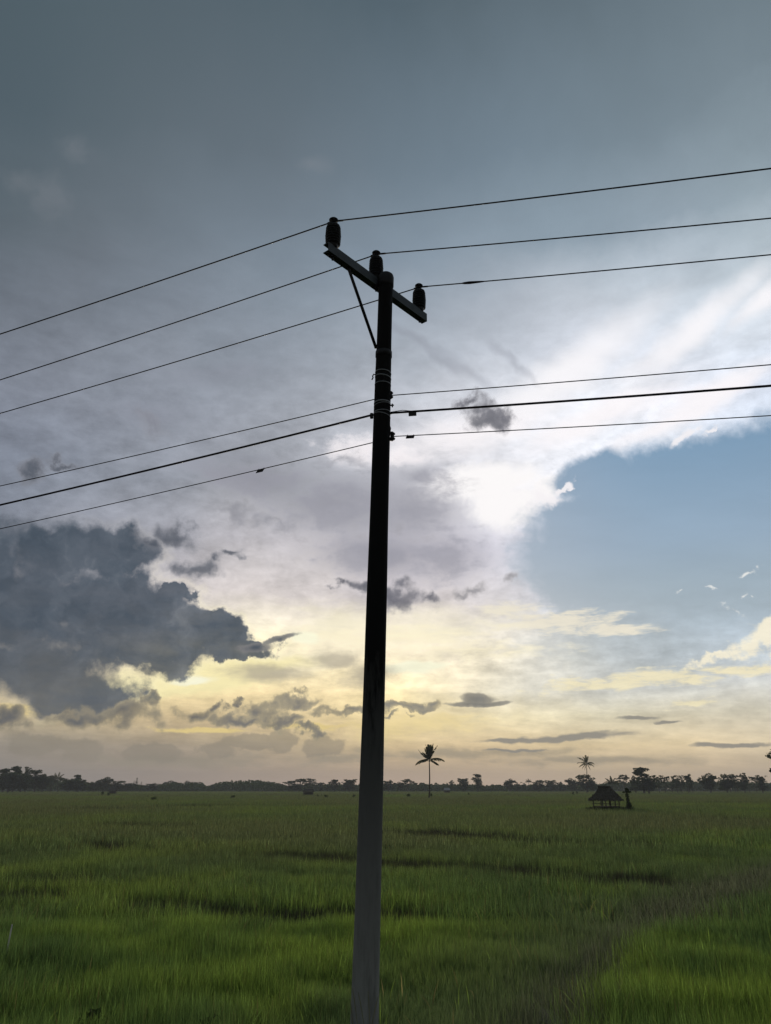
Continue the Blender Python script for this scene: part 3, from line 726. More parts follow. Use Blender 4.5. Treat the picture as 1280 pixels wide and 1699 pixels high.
# hook on the left, bolt on the right, hanger above the lower insulator
def hook(pts, r=0.006, name='hook'):
    bm = bmesh.new(); tube_bm(bm, [at_dist(a, b, POLEY - 0.02) for a, b in pts], r, 8)
    return link(name, bm_mesh(name, local(bm)), darksteel, pole, True)
hook([(624, 622), (620.5, 621), (618.6, 624), (619.4, 626.5), (617.4, 630)], 0.008)
hook([(645, 709), (647.5, 707), (648.5, 711), (647.6, 716), (648.2, 722)], 0.006)
hook([(644, 672.5), (650, 672.6), (654, 672.2)], 0.009, 'bolt'); hook([(651.2, 670), (651.4, 675.5)], 0.008, 'bolt')
hook([(644, 728.6), (650, 728.8), (656, 728.4)], 0.004, 'bracket')

# ------------------------------------------------------------------ wires
def solve_edge(p0, px, py, a, b):
    """point on the line of sight (px,py) whose drop below p0 follows z0 - a s + b s^2"""
    z = p0.z - 0.3
    for _ in range(60):
        q = at_height(px, py, z); s = math.hypot(q.x - p0.x, q.y - p0.y); z = 0.5 * z + 0.5 * (p0.z - a * s + b * s * s)
    return q
def wire_side(p0, px, py, sag=1.0, span=48.0, n=60):
    a = 4 * sag / span; b = 4 * sag / span ** 2
    q = solve_edge(p0, px, py, a, b); d = Vector((q.x - p0.x, q.y - p0.y, 0)).normalized()
    out = []
    for i in range(1, n + 1):
        s = span * (i / n) ** 1.5; out.append(Vector((p0.x + d.x * s, p0.y + d.y * s, p0.z - a * s + b * s * s)))
    return out, d
def wire(name, pts, r, label, group, seg=8):
    bm = bmesh.new(); tube_bm(bm, pts, r, seg); o = link(name, bm_mesh(name, bm), wirem, None, True)
    tag(o, label, 'wire', group); return o
def full_wire(name, c, l, rr, r, label, group, sag=1.0, mid=None, behind=False):
    L_, dl = wire_side(c, *l, sag); Rr, dr = wire_side(c, *rr, sag)
    pts = L_[::-1] + (mid if mid else [c]) + Rr
    return wire(name, pts, r, label, group), L_, Rr
GHV = 'wires on the crossarm insulators'; GLV = 'wires strung lower on the pole'
w1, _, _ = full_wire('power_line', i1 + Vector((0.02, -0.045, 0)), (0, 554.5), (1280, 279.5), 0.0084, 'highest wire, tied to the insulator on the left end of the crossarm', GHV)
w2, _, _ = full_wire('power_line', i2 + Vector((0.02, -0.045, 0)), (0, 630.5), (1280, 362), 0.0080, 'second wire from the top, tied to the insulator beside the pole top', GHV)
w3, _, R3 = full_wire('power_line', i3 + Vector((0.02, -0.045, 0)), (0, 686), (1280, 422.5), 0.0080, 'third wire from the top with a short thick splice, tied to the right insulator', GHV)
# tie wire wound round each conductor at the insulator neck is part of the insulator
for ip in (i1, i2, i3):
    bm = bmesh.new(); c = ip + Vector((0.02, -0.045, 0)); tube_bm(bm, [c + Vector((-0.09, 0.03, -0.006)), c, c + Vector((0.10, -0.012, 0))], 0.0115, 8)
    link('tie_wire', bm_mesh('tie_wire', local(bm)), wirem, pole, True)
def nearest_on(pts, px):                    # fraction along a side where it crosses column px
    best = None
    for a, b in zip(pts, pts[1:]):
        for k in range(8):
            p = a.lerp(b, k / 8); v = p - Vector(cam.location); f = v.y * CP + v.z * SP
            if f <= 0: continue
            X = W / 2 + v.x / f * FPX
            if best is None or abs(X - px) < best[0]: best = (abs(X - px), p, (b - a).normalized())
    return best[1], best[2]
pa, ta = nearest_on(R3, 765); pb, _ = nearest_on(R3, 803)
bm = bmesh.new(); tube_bm(bm, [pa, pa.lerp(pb, 0.12), pa.lerp(pb, 0.35), pa.lerp(pb, 0.8), pb], [0.009, 0.016, 0.020, 0.014, 0.009], 10)
sp_ = link('splice', bm_mesh('splice', bm), wirem, w3, True)
# low wires: pass behind the pole
def low_wire(cx, cy, l, rr, r, label, sag, left_edge):
    c = at_dist(cx, cy, POLEY + 0.06); c = Vector((c.x + 0.0, c.y, c.z))
    cl = at_dist(left_edge[0], left_edge[1], POLEY + 0.13); 
    L_, _ = wire_side(cl, *l, sag); Rr, _ = wire_side(c, *rr, sag)
    bk = pole_c(c.z) + Vector((0.02, pole_r(c.z) + 0.02, 0)); bk.z = (c.z + cl.z) / 2
    pts = L_[::-1] + [cl, bk, c] + Rr
    return wire('low_wire', pts, r, label, GLV), L_, Rr
l1, _, _ = low_wire(650, 656, (0, 806.5), (1280, 605), 0.0062, 'upper thin wire of the three strung across the middle of the pole', 1.0, (620, 663))
l2, _, R2 = low_wire(652, 685, (0, 838), (1280, 640), 0.0135, 'thickest cable, the middle one of the three strung low on the pole', 1.0, (618, 688.5))
l3, L3, RR3 = low_wire(655, 724, (0, 877.5), (1280, 689.5), 0.0058, 'lowest wire, passing the pole under the thick cable', 1.0, (616, 735))
# messenger strand splitting off the thick cable near the pole
pm_, _ = nearest_on(R2, 690)
bm = bmesh.new(); tube_bm(bm, [pole_c(at_dist(646, 680.5, POLEY).z) + Vector((0.07, 0.06, 0)), at_dist(668, 680.7, POLEY), pm_], 0.004, 6); link('strand', bm_mesh('strand', bm), wirem, l2, True)
def plate(pts, px, dx0, dx1, skew, hgt, label, drop=0.0):
    a, _ = nearest_on(pts, px + dx0); b, _ = nearest_on(pts, px + dx1); d = (b - a).normalized(); up = Vector((0, 0, 1)); nn = d.cross(up).normalized()
    bm = bmesh.new(); t = 0.006; z0 = -drop
    cs = [a + up * z0, b + up * z0, b + up * (z0 - hgt) - d * skew, a + up * (z0 - hgt) - d * skew]
    f = [bm.verts.new(c + nn * t) for c in cs]; g = [bm.verts.new(c - nn * t) for c in cs]
    bm.faces.new(f); bm.faces.new(g[::-1])
    for k in range(4): bm.faces.new((f[k], g[k], g[(k + 1) % 4], f[(k + 1) % 4]))
    tube_bm(bm, [a.lerp(b, 0.1) + up * 0.012, a.lerp(b, 0.1) - up * (drop + 0.01)], 0.004, 6); tube_bm(bm, [a.lerp(b, 0.9) + up * 0.012, a.lerp(b, 0.9) - up * (drop + 0.01)], 0.004, 6)
    o = link('wire_tag', bm_mesh('wire_tag', bm), rubm); tag(o, label, 'tag', 'small black tags hung on the low wires'); return o
plate(R2, 685, -7.5, 7.5, 0.0, 0.045, 'small black tag hung under the thick cable just right of the pole', 0.012)
plate(RR3, 681, -6, 8, 0.012, 0.034, 'small black tag on the lowest wire just right of the pole', 0.0)
plate(L3, 430, -4, 8, 0.03, 0.036, 'small slanted black tag on the lowest wire, left of the pole', 0.0)

# ------------------------------------------------------------------ trees
barkm = material('dark_bark', (0.055, 0.045, 0.035), 0.95, nscale=3, var=0.35)
leafA = leaf_material('tree_leaf', False, (0.035, 0.055, 0.022), 0.3, 0.4, 0.5)
palmleaf = leaf_material('palm_leaf', False, (0.060, 0.070, 0.025), 0.3, 0.35, 1.0)

def leaf_cloud(blobs, n, size, seed, flat=0.0):
    """leaf-sized faces filling a set of ellipsoids (cx,cy,cz,rx,ry,rz)"""
    r = np.random.default_rng(seed); w = np.array([b[3] * b[4] * b[5] for b in blobs]) ** 0.75; w = w / w.sum()
    which = r.choice(len(blobs), n, p=w); B = np.array(blobs)[which]
    d = r.normal(0, 1, (n, 3)); d /= np.linalg.norm(d, axis=1)[:, None]; rad = r.uniform(0.35, 1.0, n) ** 0.5
    c = B[:, :3] + d * rad[:, None] * B[:, 3:6] * r.uniform(0.85, 1.12, (n, 1))
    a = r.normal(0, 1, (n, 3)); a[:, 2] *= (1 - flat); a /= np.linalg.norm(a, axis=1)[:, None]
    b = np.cross(a, r.normal(0, 1, (n, 3))); b /= np.linalg.norm(b, axis=1)[:, None]
    s = size * r.uniform(0.5, 1.3, n)[:, None]
    V = np.stack([c - a * s, c - b * s * 0.55, c + a * s, c + b * s * 0.55], 1).reshape(-1, 3)
    return V, np.arange(4 * n), np.full(n, 4)
def make_tree(kind, seed):
    """returns (trunk mesh, crown mesh, nominal height, nominal width)"""
    r = random.Random(seed); bm = bmesh.new(); blobs = []
    def limb(p0, p1, r0, r1, bend=0.4):
        m = [Vector(p0).lerp(Vector(p1), t) + Vector((r.uniform(-bend, bend), r.uniform(-bend, bend), 0)) * math.sin(math.pi * t) for t in (0, .33, .66, 1)]
        tube_bm(bm, m, [r0, r0 * .8 + r1 * .2, r0 * .4 + r1 * .6, r1], 6)
    size = 0.62; n = 900; flat = 0
    if kind == 'round':
        H_, Wd = 12.0, 11.0; limb((0, 0, -0.3), (r.uniform(-.5, .5), 0, 5.5), 0.35, 0.22)
        for k in range(26):
            a = r.uniform(0, 6.28); q = r.uniform(0.1, 0.95); z = r.uniform(2.6, 10.4); wz = math.sqrt(max(0.12, 1 - ((z - 5.6) / 6.0) ** 2))
            c = (math.cos(a) * q * 4.8 * wz, math.sin(a) * q * 4.8 * wz, z + r.uniform(-.3, .8)); s = r.uniform(0.6, 1.9)
            blobs.append((*c, s * r.uniform(.8, 1.4), s, s * r.uniform(0.5, 0.9)))
            if k % 3 == 0 and z > 4.5: limb((0, 0, 4 + r.random()), c, 0.14, 0.05)
        blobs.append((r.uniform(-.8, .8), 0, 5.4, 3.2, 3.2, 3.4)); n = 1700; size = 0.48
    elif kind == 'airy':
        H_, Wd = 12.0, 12.0
        for t in range(3):
            x0 = -3.4 + 3.4 * t + r.uniform(-1, 1); limb((x0, r.uniform(-1, 1), -0.3), (x0 + r.uniform(-1, 1), 0, 8), 0.2, 0.08)
            for k in range(13):
                c = (x0 + r.uniform(-2.6, 2.6), r.uniform(-2, 2), r.uniform(3.6, 10.9)); s = r.uniform(0.5, 1.25)
                blobs.append((*c, s * 1.2, s, s * .55))
                if k % 3 == 0: limb((x0, 0, c[2] - 2.5), c, 0.08, 0.03)
        n = 1150; size = 0.42
    elif kind == 'umbrella':
        H_, Wd = 13.0, 15.0; limb((0, 0, -0.3), (0.4, 0, 6.0), 0.38, 0.25)
        for k in range(24):
            a = r.uniform(0, 6.28); q = r.uniform(0.1, 1.0) * 6.2; z = 12.0 - (q / 6.4) ** 2 * 3.4 + r.uniform(-2.2, 0.3)
            c = (math.cos(a) * q, math.sin(a) * q, z); blobs.append((*c, r.uniform(0.9, 2.3), r.uniform(0.9, 2.3), r.uniform(.25, .6)))
            if k % 3 == 0: limb((0.4, 0, r.uniform(4.5, 7)), c, 0.16, 0.05)
        n = 1300; flat = 0.5; size = 0.42
    elif kind == 'tall':
        H_, Wd = 15.0, 9.0; limb((0, 0, -0.3), (r.uniform(-.6, .6), 0, 11.5), 0.33, 0.12)
        for k in range(30):
            z = r.uniform(2.6, 14.0); q = r.uniform(0.1, 1) ** .7 * (4.2 - abs(z - 7.5) * 0.42); a = r.uniform(0, 6.28)
            c = (math.cos(a) * q, math.sin(a) * q, z); s = r.uniform(0.5, 1.5); blobs.append((*c, s * 1.15, s, s * .7))
            if k % 3 == 0: limb((0, 0, max(2, z - 1.8)), c, 0.11, 0.04)
        blobs.append((r.uniform(-.8, .8), 0, 7.0, 2.2, 2.2, 4.4)); n = 1500; size = 0.46
    elif kind == 'spire':
        H_, Wd = 13.0, 4.0; limb((0, 0, -0.3), (0, 0, 12.4), 0.2, 0.05, 0.05)
        for k in range(9):
            z = 2.2 + k * 1.2; s = 1.9 * (1 - k / 10.5); blobs.append((0, 0, z, s, s, 0.32))
        n = 420; size = 0.4; flat = 0.4
    elif kind == 'bush':
        H_, Wd = 2.2, 2.4; limb((0, 0, -0.1), (0.1, 0, 1.0), 0.06, 0.04, 0.05)
        for k in range(5): blobs.append((r.uniform(-.7, .7), r.uniform(-.6, .6), r.uniform(0.7, 1.7), 0.55, 0.55, 0.45))
        n = 520; size = 0.13
    v, l, s = leaf_cloud(blobs, n, size, seed, flat)
    if kind != 'bush': H_ = float(np.percentile(v[:, 2], 99.6)); Wd = float(np.percentile(np.hypot(v[:, 0], v[:, 1]), 95)) * 1.9
    return bm_mesh('trunk', bm), np_mesh('crown', v, l, s), H_, Wd
PROTO = {}
for kind, k in (('round', 4), ('airy', 2), ('umbrella', 3), ('tall', 3), ('spire', 1), ('bush', 3)):
    PROTO[kind] = [make_tree(kind, 100 + 13 * i + len(kind)) for i in range(k)]
    for t in PROTO[kind]: t[0].materials.append(barkm); t[1].materials.append(leafA)
cnt = {}
PXR = FPX / CP ** 2                           # pixels per radian of elevation near the horizon
def put_tree(kind, px, top, wpx, D, label, group='trees of the distant tree line', name='tree', rot=None, cat='tree'):
    """crown centre column px, top row, crown width in photo pixels, distance"""
    i = cnt.get(kind, 0); cnt[kind] = i + 1; tr, cr, H_, Wd = PROTO[kind][i % len(PROTO[kind])]
    x = (px - W / 2) / FPX * D * CP * 1.0
    f = D * CP; x = (px - W / 2) / FPX * (D * CP + (-CAMZ) * SP)
    topz = at_dist(px, top - (1.5 if kind != 'bush' else 0), D).z
    width = wpx * (1.18 if kind in ('round', 'airy', 'umbrella', 'tall') else 1) / FPX * f
    o = empty(name, (x, D, 0.0), label, cat, group)
    a = link('trunk', tr, None, o); b = link('crown', cr, None, o)
    o.scale = (width / Wd, width / Wd, topz / H_); o.rotation_euler.z = rot if rot is not None else (i * 2.4) % 6.28
    return o
T = [ # kind, px, top row, width, distance, label
 ('tall', 4, 1277, 26, 520, 'dark tall tree at the left edge of the tree line'),
 ('tall', 20, 1273, 22, 515, 'tallest dark tree of the left grove, ragged top beside the left edge'),
 ('round', 12, 1283, 34, 500, 'low round dark tree in front of the left grove, at the left edge'),
 ('tall', 41, 1274, 20, 520, 'dark ragged tree in the left grove, right of the tallest one'),
 ('round', 34, 1286, 32, 505, 'bushy dark tree filling the middle of the left grove'),
 ('tall', 57, 1279, 20, 530, 'dark tree with a notched top at the right end of the left grove'),
 ('round', 70, 1287, 26, 530, 'lower dark tree stepping down from the left grove'),
 ('umbrella', 83, 1288, 22, 560, 'small flat topped tree just right of the left grove'),
 ('round', 112, 1293, 26, 545, 'dense round dark tree right of the shaggy palm'),
 ('tall', 125, 1287, 13, 560, 'thin upright tree standing out of the dense round ones on the left'),
 ('round', 130, 1295, 30, 545, 'low dome shaped dark tree under the thin upright one'),
 ('round', 154, 1299, 22, 600, 'small rounded tree between the dome shaped one and the knobbly one'),
 ('round', 173, 1291, 24, 600, 'knobbly round topped tree above the little left field shed'),
 ('round', 192, 1297, 26, 640, 'tapering dark tree right of the knobbly one'),
 ('spire', 221, 1297, 5, 610, 'shorter of the two thin spires in the tree line'),
 ('spire', 225.5, 1292.5, 8, 610, 'taller tiered conifer spire in the tree line'),
 ('spire', 233.5, 1299, 6, 615, 'narrow dark columnar tree right of the tiered spire'),
 ('round', 211, 1301, 20, 640, 'low dark tree left of the two spires'),
 ('round', 252, 1301, 22, 650, 'low round dark tree right of the spires'),
 ('round', 286, 1297, 24, 760, 'rounded hump at the left end of the blue wooded rise'),
 ('tall', 311, 1297, 12, 760, 'small pointed tree on top of the left wooded rise'),
 ('round', 327, 1299, 22, 760, 'rounded hump at the right end of the left wooded rise'),
 ('round', 423, 1296, 16, 800, 'bump of a round tree on the long wooded rise'),
 ('round', 448, 1298, 18, 790, 'round tree near the right end of the long wooded rise'),
 ('tall', 462, 1301, 9, 760, 'small pointed tree ending the long wooded rise'),
 ('umbrella', 480, 1297, 22, 640, 'left of the three flat topped spreading trees'),
 ('umbrella', 498, 1293.5, 28, 640, 'middle of the three flat topped spreading trees'),
 ('umbrella', 513, 1293, 26, 650, 'right of the three flat topped spreading trees'),
 ('round', 492, 1303, 24, 630, 'low dark tree under the three flat topped trees'),
 ('round', 531, 1300, 15, 680, 'small round tree right of the flat topped trees'),
 ('tall', 555, 1295, 18, 600, 'upright tree forming the left half of the clump left of the pole'),
 ('round', 579, 1294.5, 24, 590, 'round tree forming the right half of the clump left of the pole'),
 ('round', 645, 1296, 19, 600, 'round tree just right of the power pole'),
 ('umbrella', 677, 1294, 27, 640, 'flat topped tree left of the lone tall palm'),
 ('round', 664, 1299, 14, 650, 'small tree left of the flat topped one near the pole'),
 ('round', 702, 1300, 10, 680, 'small round tree at the foot of the lone tall palm'),
 ('tall', 751, 1296, 10, 680, 'small pointed tree between the lone palm and the bushy pair'),
 ('round', 770, 1293, 18, 600, 'bushy round tree left of the tall knobbly tree'),
 ('tall', 793, 1286, 16, 600, 'tall knobbly tree standing above the tree line right of the palm'),
 ('round', 821, 1303, 20, 900, 'faint low tree far off in the gap of the tree line'),
 ('round', 847, 1294, 16, 640, 'upright round tree at the left end of the right tree row'),
 ('airy', 863, 1299, 16, 640, 'small thin leaved tree beside the tiny far palm'),
 ('round', 893, 1296, 19, 640, 'round tree right of the tiny far palm'),
 ('round', 914, 1296, 18, 650, 'second round tree right of the tiny far palm'),
 ('round', 930, 1299, 13, 660, 'smallest round tree of the right tree row'),
 ('round', 949, 1293, 19, 620, 'round tree left of the one below the second palm'),
 ('round', 976, 1287, 27, 520, 'big round tree from which the second palm rises'),
 ('umbrella', 1037, 1287, 22, 520, 'thin flat topped tree right of the thatched hut roof'),
 ('tall', 1070, 1275, 30, 420, 'tallest broad tree on the right, dark with spreading limbs'),
 ('round', 1078, 1292, 30, 415, 'dense lower tree under the tallest broad one on the right'),
 ('round', 1056, 1289, 16, 430, 'round limb of foliage left of the tallest broad tree'),
 ('airy', 1104, 1288, 28, 460, 'thin see through tree right of the tallest broad one'),
 ('airy', 1126, 1288, 26, 465, 'see through tree in the middle of the right row'),
 ('airy', 1145, 1286, 28, 465, 'wide see through tree before the dense one on the right'),
 ('round', 1180, 1285, 28, 450, 'dense leafy tree at the middle of the far right row'),
 ('round', 1207, 1286, 22, 455, 'dense rounded tree right of the middle one in the far right row'),
 ('airy', 1219, 1288, 22, 455, 'gappy tree in the far right row'),
 ('tall', 1237, 1284, 16, 450, 'upright tree standing higher in the far right row'),
 ('airy', 1257, 1288, 26, 455, 'gappy tree near the end of the far right row'),
 ('round', 1266, 1290, 12, 455, 'last small tree of the far right row before the frame edge'),
]
for t in T: put_tree(*t)
ed = put_tree('tall', 1319, 1233, 43, 210, 'nearer tree cut off by the right edge of the photo', 'trees of the distant tree line')
BU = [(170, 1311.5, 7, 300, 'left one of a pair of small bushes in the field on the left'), (180.5, 1313, 6, 290, 'right one of a pair of small bushes in the field on the left'),
      (255, 1321, 11, 175, 'low bush on the dark bank in the left field'), (387, 1318, 10, 215, 'flat little bush in the field, left of centre'),
      (528, 1317, 5, 260, 'tiny dark bush left of the pole'), (541, 1318, 9, 230, 'pale tiny bush beside the tiny dark one left of the pole'),
      (588, 1317, 9, 240, 'dark bush touching the left side of the pole'), (678, 1315, 10, 250, 'low bush in the field between pole and lone palm'),
      (716, 1314, 4, 225, 'small shrub at the foot of the lone tall palm'), (778, 1314, 4, 300, 'tiny shrub in the field below the tall knobbly tree'),
      (951, 1311.5, 5, 330, 'tiny bush left of the hut, nearer the hut of a pair'), (958, 1312, 4, 330, 'tiny bush closest to the hut roof of a pair on its left')]
for px, top, w, D, lb in BU: put_tree('bush', px, top, w, D, lb, 'bushes out in the field', 'bush', cat='bush')
# slim shrub beside the hut: narrow trunk smothered in creeper with a small cross-shaped head
def slim_shrub():
    D = 99.0; x = at_dist(1042, 1330, D).x; o = empty('shrub', (x, D, 0), 'slim dark shrub with a cross shaped top standing right of the hut', 'shrub')
    tz = at_dist(1042, 1308, D).z; bm = bmesh.new(); tube_bm(bm, [(0, 0, -.2), (0.05, 0, tz * .5), (-0.04, 0, tz * .95)], [0.09, 0.07, 0.05], 6); link('trunk', bm_mesh('trunk', bm), barkm, o)
    bl = [(0, 0, tz * .93, .22, .22, .28), (-.28, 0, tz * .83, .32, .2, .1), (.28, 0, tz * .84, .32, .2, .1), (0, 0, tz * .68, .22, .22, .3), (.03, 0, tz * .5, .2, .2, .3), (.08, 0, tz * .34, .28, .28, .25), (.08, 0, tz * .24, .38, .38, .28)]
    v, l, s = leaf_cloud(bl, 900, 0.09, 5); link('crown', np_mesh('crown', v, l, s), leafA, o)
slim_shrub()

# far-off woodland that reads as one low mass
n = 42000; px = rng.uniform(-260, 1540, n); D = rng.uniform(640, 900, n)
prof_x = [-300, 0, 80, 140, 200, 262, 280, 300, 336, 343, 360, 400, 440, 462, 470, 520, 600, 700, 800, 830, 960, 1040, 1120, 1200, 1268, 1300, 1600]
prof_y = [1288, 1290, 1296, 1299, 1303, 1304, 1300, 1301, 1302, 1306, 1301, 1297.5, 1298, 1302, 1304, 1303, 1303, 1302, 1304, 1304.5, 1303, 1299, 1297.5, 1298, 1300, 1301, 1302]
rowtop = np.interp(px, prof_x, prof_y) - 1.0 + 3.2 * (fbm(px, px * 0, 14, 3, 3) - 0.5) + 1.2 * (vnoise(px, px * 0, 4, 9) - 0.5)
top = CAMZ + (1308 - rowtop) / PXR * 780 * CP * 1.05
z = rng.uniform(0, 1, n) ** 0.6 * top * (0.5 + 0.5 * rng.uniform(0, 1, n) ** 0.4)
x = (px - W / 2) / FPX * D * CP; size = 1.3
a = rng.normal(0, 1, (n, 3)); a /= np.linalg.norm(a, axis=1)[:, None]; b = np.cross(a, rng.normal(0, 1, (n, 3))); b /= np.linalg.norm(b, axis=1)[:, None]
c = np.stack([x, D, z], -1); V = np.stack([c - a * size, c - b * size * .6, c + a * size, c + b * size * .6], 1).reshape(-1, 3)
wd = link('distant_woodland', np_mesh('distant_woodland', V, np.arange(4 * n), np.full(n, 4)), leafA); tag(wd, 'low blue grey woodland along the horizon behind the single trees', 'woodland', kind='stuff')

# palms
def frond_bm(bm, base, az, el, L, droop, n=26, leaf=0.9, hang=0.5, gap=0.0, seed=0):
    r = random.Random(seed); p = Vector(base); pts = [p.copy()]; e = el; st = L / n
    for k in range(n):
        e -= droop / n * (0.4 + 1.2 * k / n); d = Vector((math.cos(az) * math.cos(e), math.sin(az) * math.cos(e), math.sin(e))); p = p + d * st; pts.append(p.copy())
    tube_bm(bm, pts, [0.05 * (1 - 0.8 * k / n) for k in range(n + 1)], 4)
    side = Vector((-math.sin(az), math.cos(az), 0))
    for k in range(3, n + 1):
        if r.random() < gap: continue
        t = k / n; ll = leaf * math.sin(math.pi * (0.12 + 0.82 * t)) ** 0.7; d = (pts[k] - pts[k - 1]).normalized()
        for s in (-1, 1):
            tip = pts[k] + (side * s * (1 - hang * 0.6) + d * 0.55 - Vector((0, 0, hang + r.uniform(-.1, .25)))) .normalized() * ll * r.uniform(.75, 1.1)
            w = d * 0.12
            try: bm.faces.new([bm.verts.new(pts[k] - w), bm.verts.new(pts[k] + w), bm.verts.new(tip + w * .3), bm.verts.new(tip - w * .3)])
            except ValueError: pass
def palm(px, base_py, top_py, D, fronds, trunk_r, label, crown_z, group=None, wob=0.3, scale=1.0, basez=0.0):
    x = at_dist(px, base_py, D).x; o = empty('coconut_palm', (x, D, basez), label, 'palm tree', group)
    zt = at_dist(px, crown_z, D).z
    xt = at_dist(px, crown_z, D).x
    bm = bmesh.new(); n = 12; tube_bm(bm, [((xt - x) * (t / n) + wob * math.sin(t / n * 3.1) * .4 , 0, zt * t / n - (0.2 if t == 0 else 0)) for t in range(n + 1)], [trunk_r * (1.35 if t == 0 else 1 - 0.35 * t / n) for t in range(n + 1)], 8)
    link('trunk', bm_mesh('trunk', bm), barkm, o, True)
    c = Vector((xt - x, 0, zt))
    for i, (az, el, L, dr, leaf, hang, gap) in enumerate(fronds):
        bm = bmesh.new(); frond_bm(bm, (0, 0, 0), R(az), R(el), L * scale, R(dr), 24, leaf * scale, hang, gap, i * 7 + int(px))
        f = link('frond', bm_mesh('frond', bm), palmleaf, o); f.location = c
    r = random.Random(int(px))
    for k in range(5 if D < 300 else 0):
        bm = bmesh.new(); lathe_bm(bm, [(0.02, -.16), (.12, -.08), (.14, 0), (.1, .1), (.02, .15)], (0, 0, 0), 8)
        a = r.uniform(0, 6.28); f = link('coconut', bm_mesh('coconut', bm), barkm, o, True); f.location = c + Vector((math.cos(a) * .28, math.sin(a) * .28, r.uniform(-.6, -.1)))
    return o
D1 = 222.0
palm(712.5, 1325, 1230, D1, [
  (100, 88, 3.9, 10, 0.9, 0.2, 0), (60, 80, 4.0, 14, 0.9, 0.2, 0), (170, 80, 4.1, 8, 0.85, 0.2, 0), (20, 78, 4.3, 12, 0.9, 0.3, 0), (250, 84, 3.9, 10, 0.9, 0.2, 0), (300, 74, 3.8, 20, 0.9, 0.3, 0), (200, 72, 3.2, 16, 0.8, 0.3, 0.1), (5, 66, 4.3, 20, 0.75, 0.7, 0.05),
  (178, 34, 3.9, -18, 0.55, 0.7, 0.35), (182, 6, 4.2, 62, 1.15, 0.9, 0), (215, 10, 3.4, 60, 1.0, 0.9, 0.1), (-4, 20, 4.4, 62, 1.05, 0.9, 0.05), (-10, -16, 2.9, 28, 1.0, 0.8, 0), (80, 30, 3.2, 60, 1.0, .8, 0), (140, 84, 3.4, 20, 1.1, .4, 0), (330, 80, 3.5, 24, 1.1, .4, 0), (30, 86, 3.0, 14, 1.2, .5, 0), (190, 62, 2.6, 40, 1.1, .6, .1)],
  0.20, 'lone tall coconut palm rising high above the field, right of the pole', 1260)
D2 = 430.0
palm(973.5, 1309, 1253, D2, [
  (90, 86, 4.2, 14, 1.0, .3, 0), (30, 78, 4.0, 24, 1.0, .4, 0), (200, 74, 3.9, 30, 1.0, .4, 0), (178, 58, 5.6, 60, 1.1, .9, 0.1), (182, 22, 5.2, 50, .9, .9, 0.1), (176, -4, 4.6, 50, 1.0, .9, 0),
  (4, 30, 5.0, 95, 1.1, .9, 0), (-6, 6, 4.6, 80, 1.1, .9, 0.1), (210, -50, 3.6, 30, .9, .8, 0), (-40, -46, 3.8, 30, 1.0, .8, 0), (150, -30, 3.8, 40, .9, .8, .1), (40, 10, 4, 70, 1, .8, 0)],
  0.22, 'second coconut palm rising out of a big round tree, left of the hut', 1266.5)
FR = [(a, e, 4.6, d, 1.1, .7, 0) for a, e, d in ((0, 35, 70), (180, 38, 70), (35, 62, 50), (150, 60, 50), (90, 80, 30), (215, 50, 60), (320, 45, 70), (-12, 12, 60), (190, 14, 60), (250, 70, 40), (60, 25, 60))]
palm(1015.5, 1308, 1290, 420, FR, 0.25, 'short bushy palm showing above the thatched hut roof', 1300, scale=0.9)
palm(96, 1312, 1286, 560, FR, 0.3, 'shaggy palm in the tree line right of the left grove', 1293, scale=1.15)
palm(877.5, 1308, 1295, 760, FR[:9], 0.3, 'tiny far palm above the right tree row', 1297.5, scale=0.75)

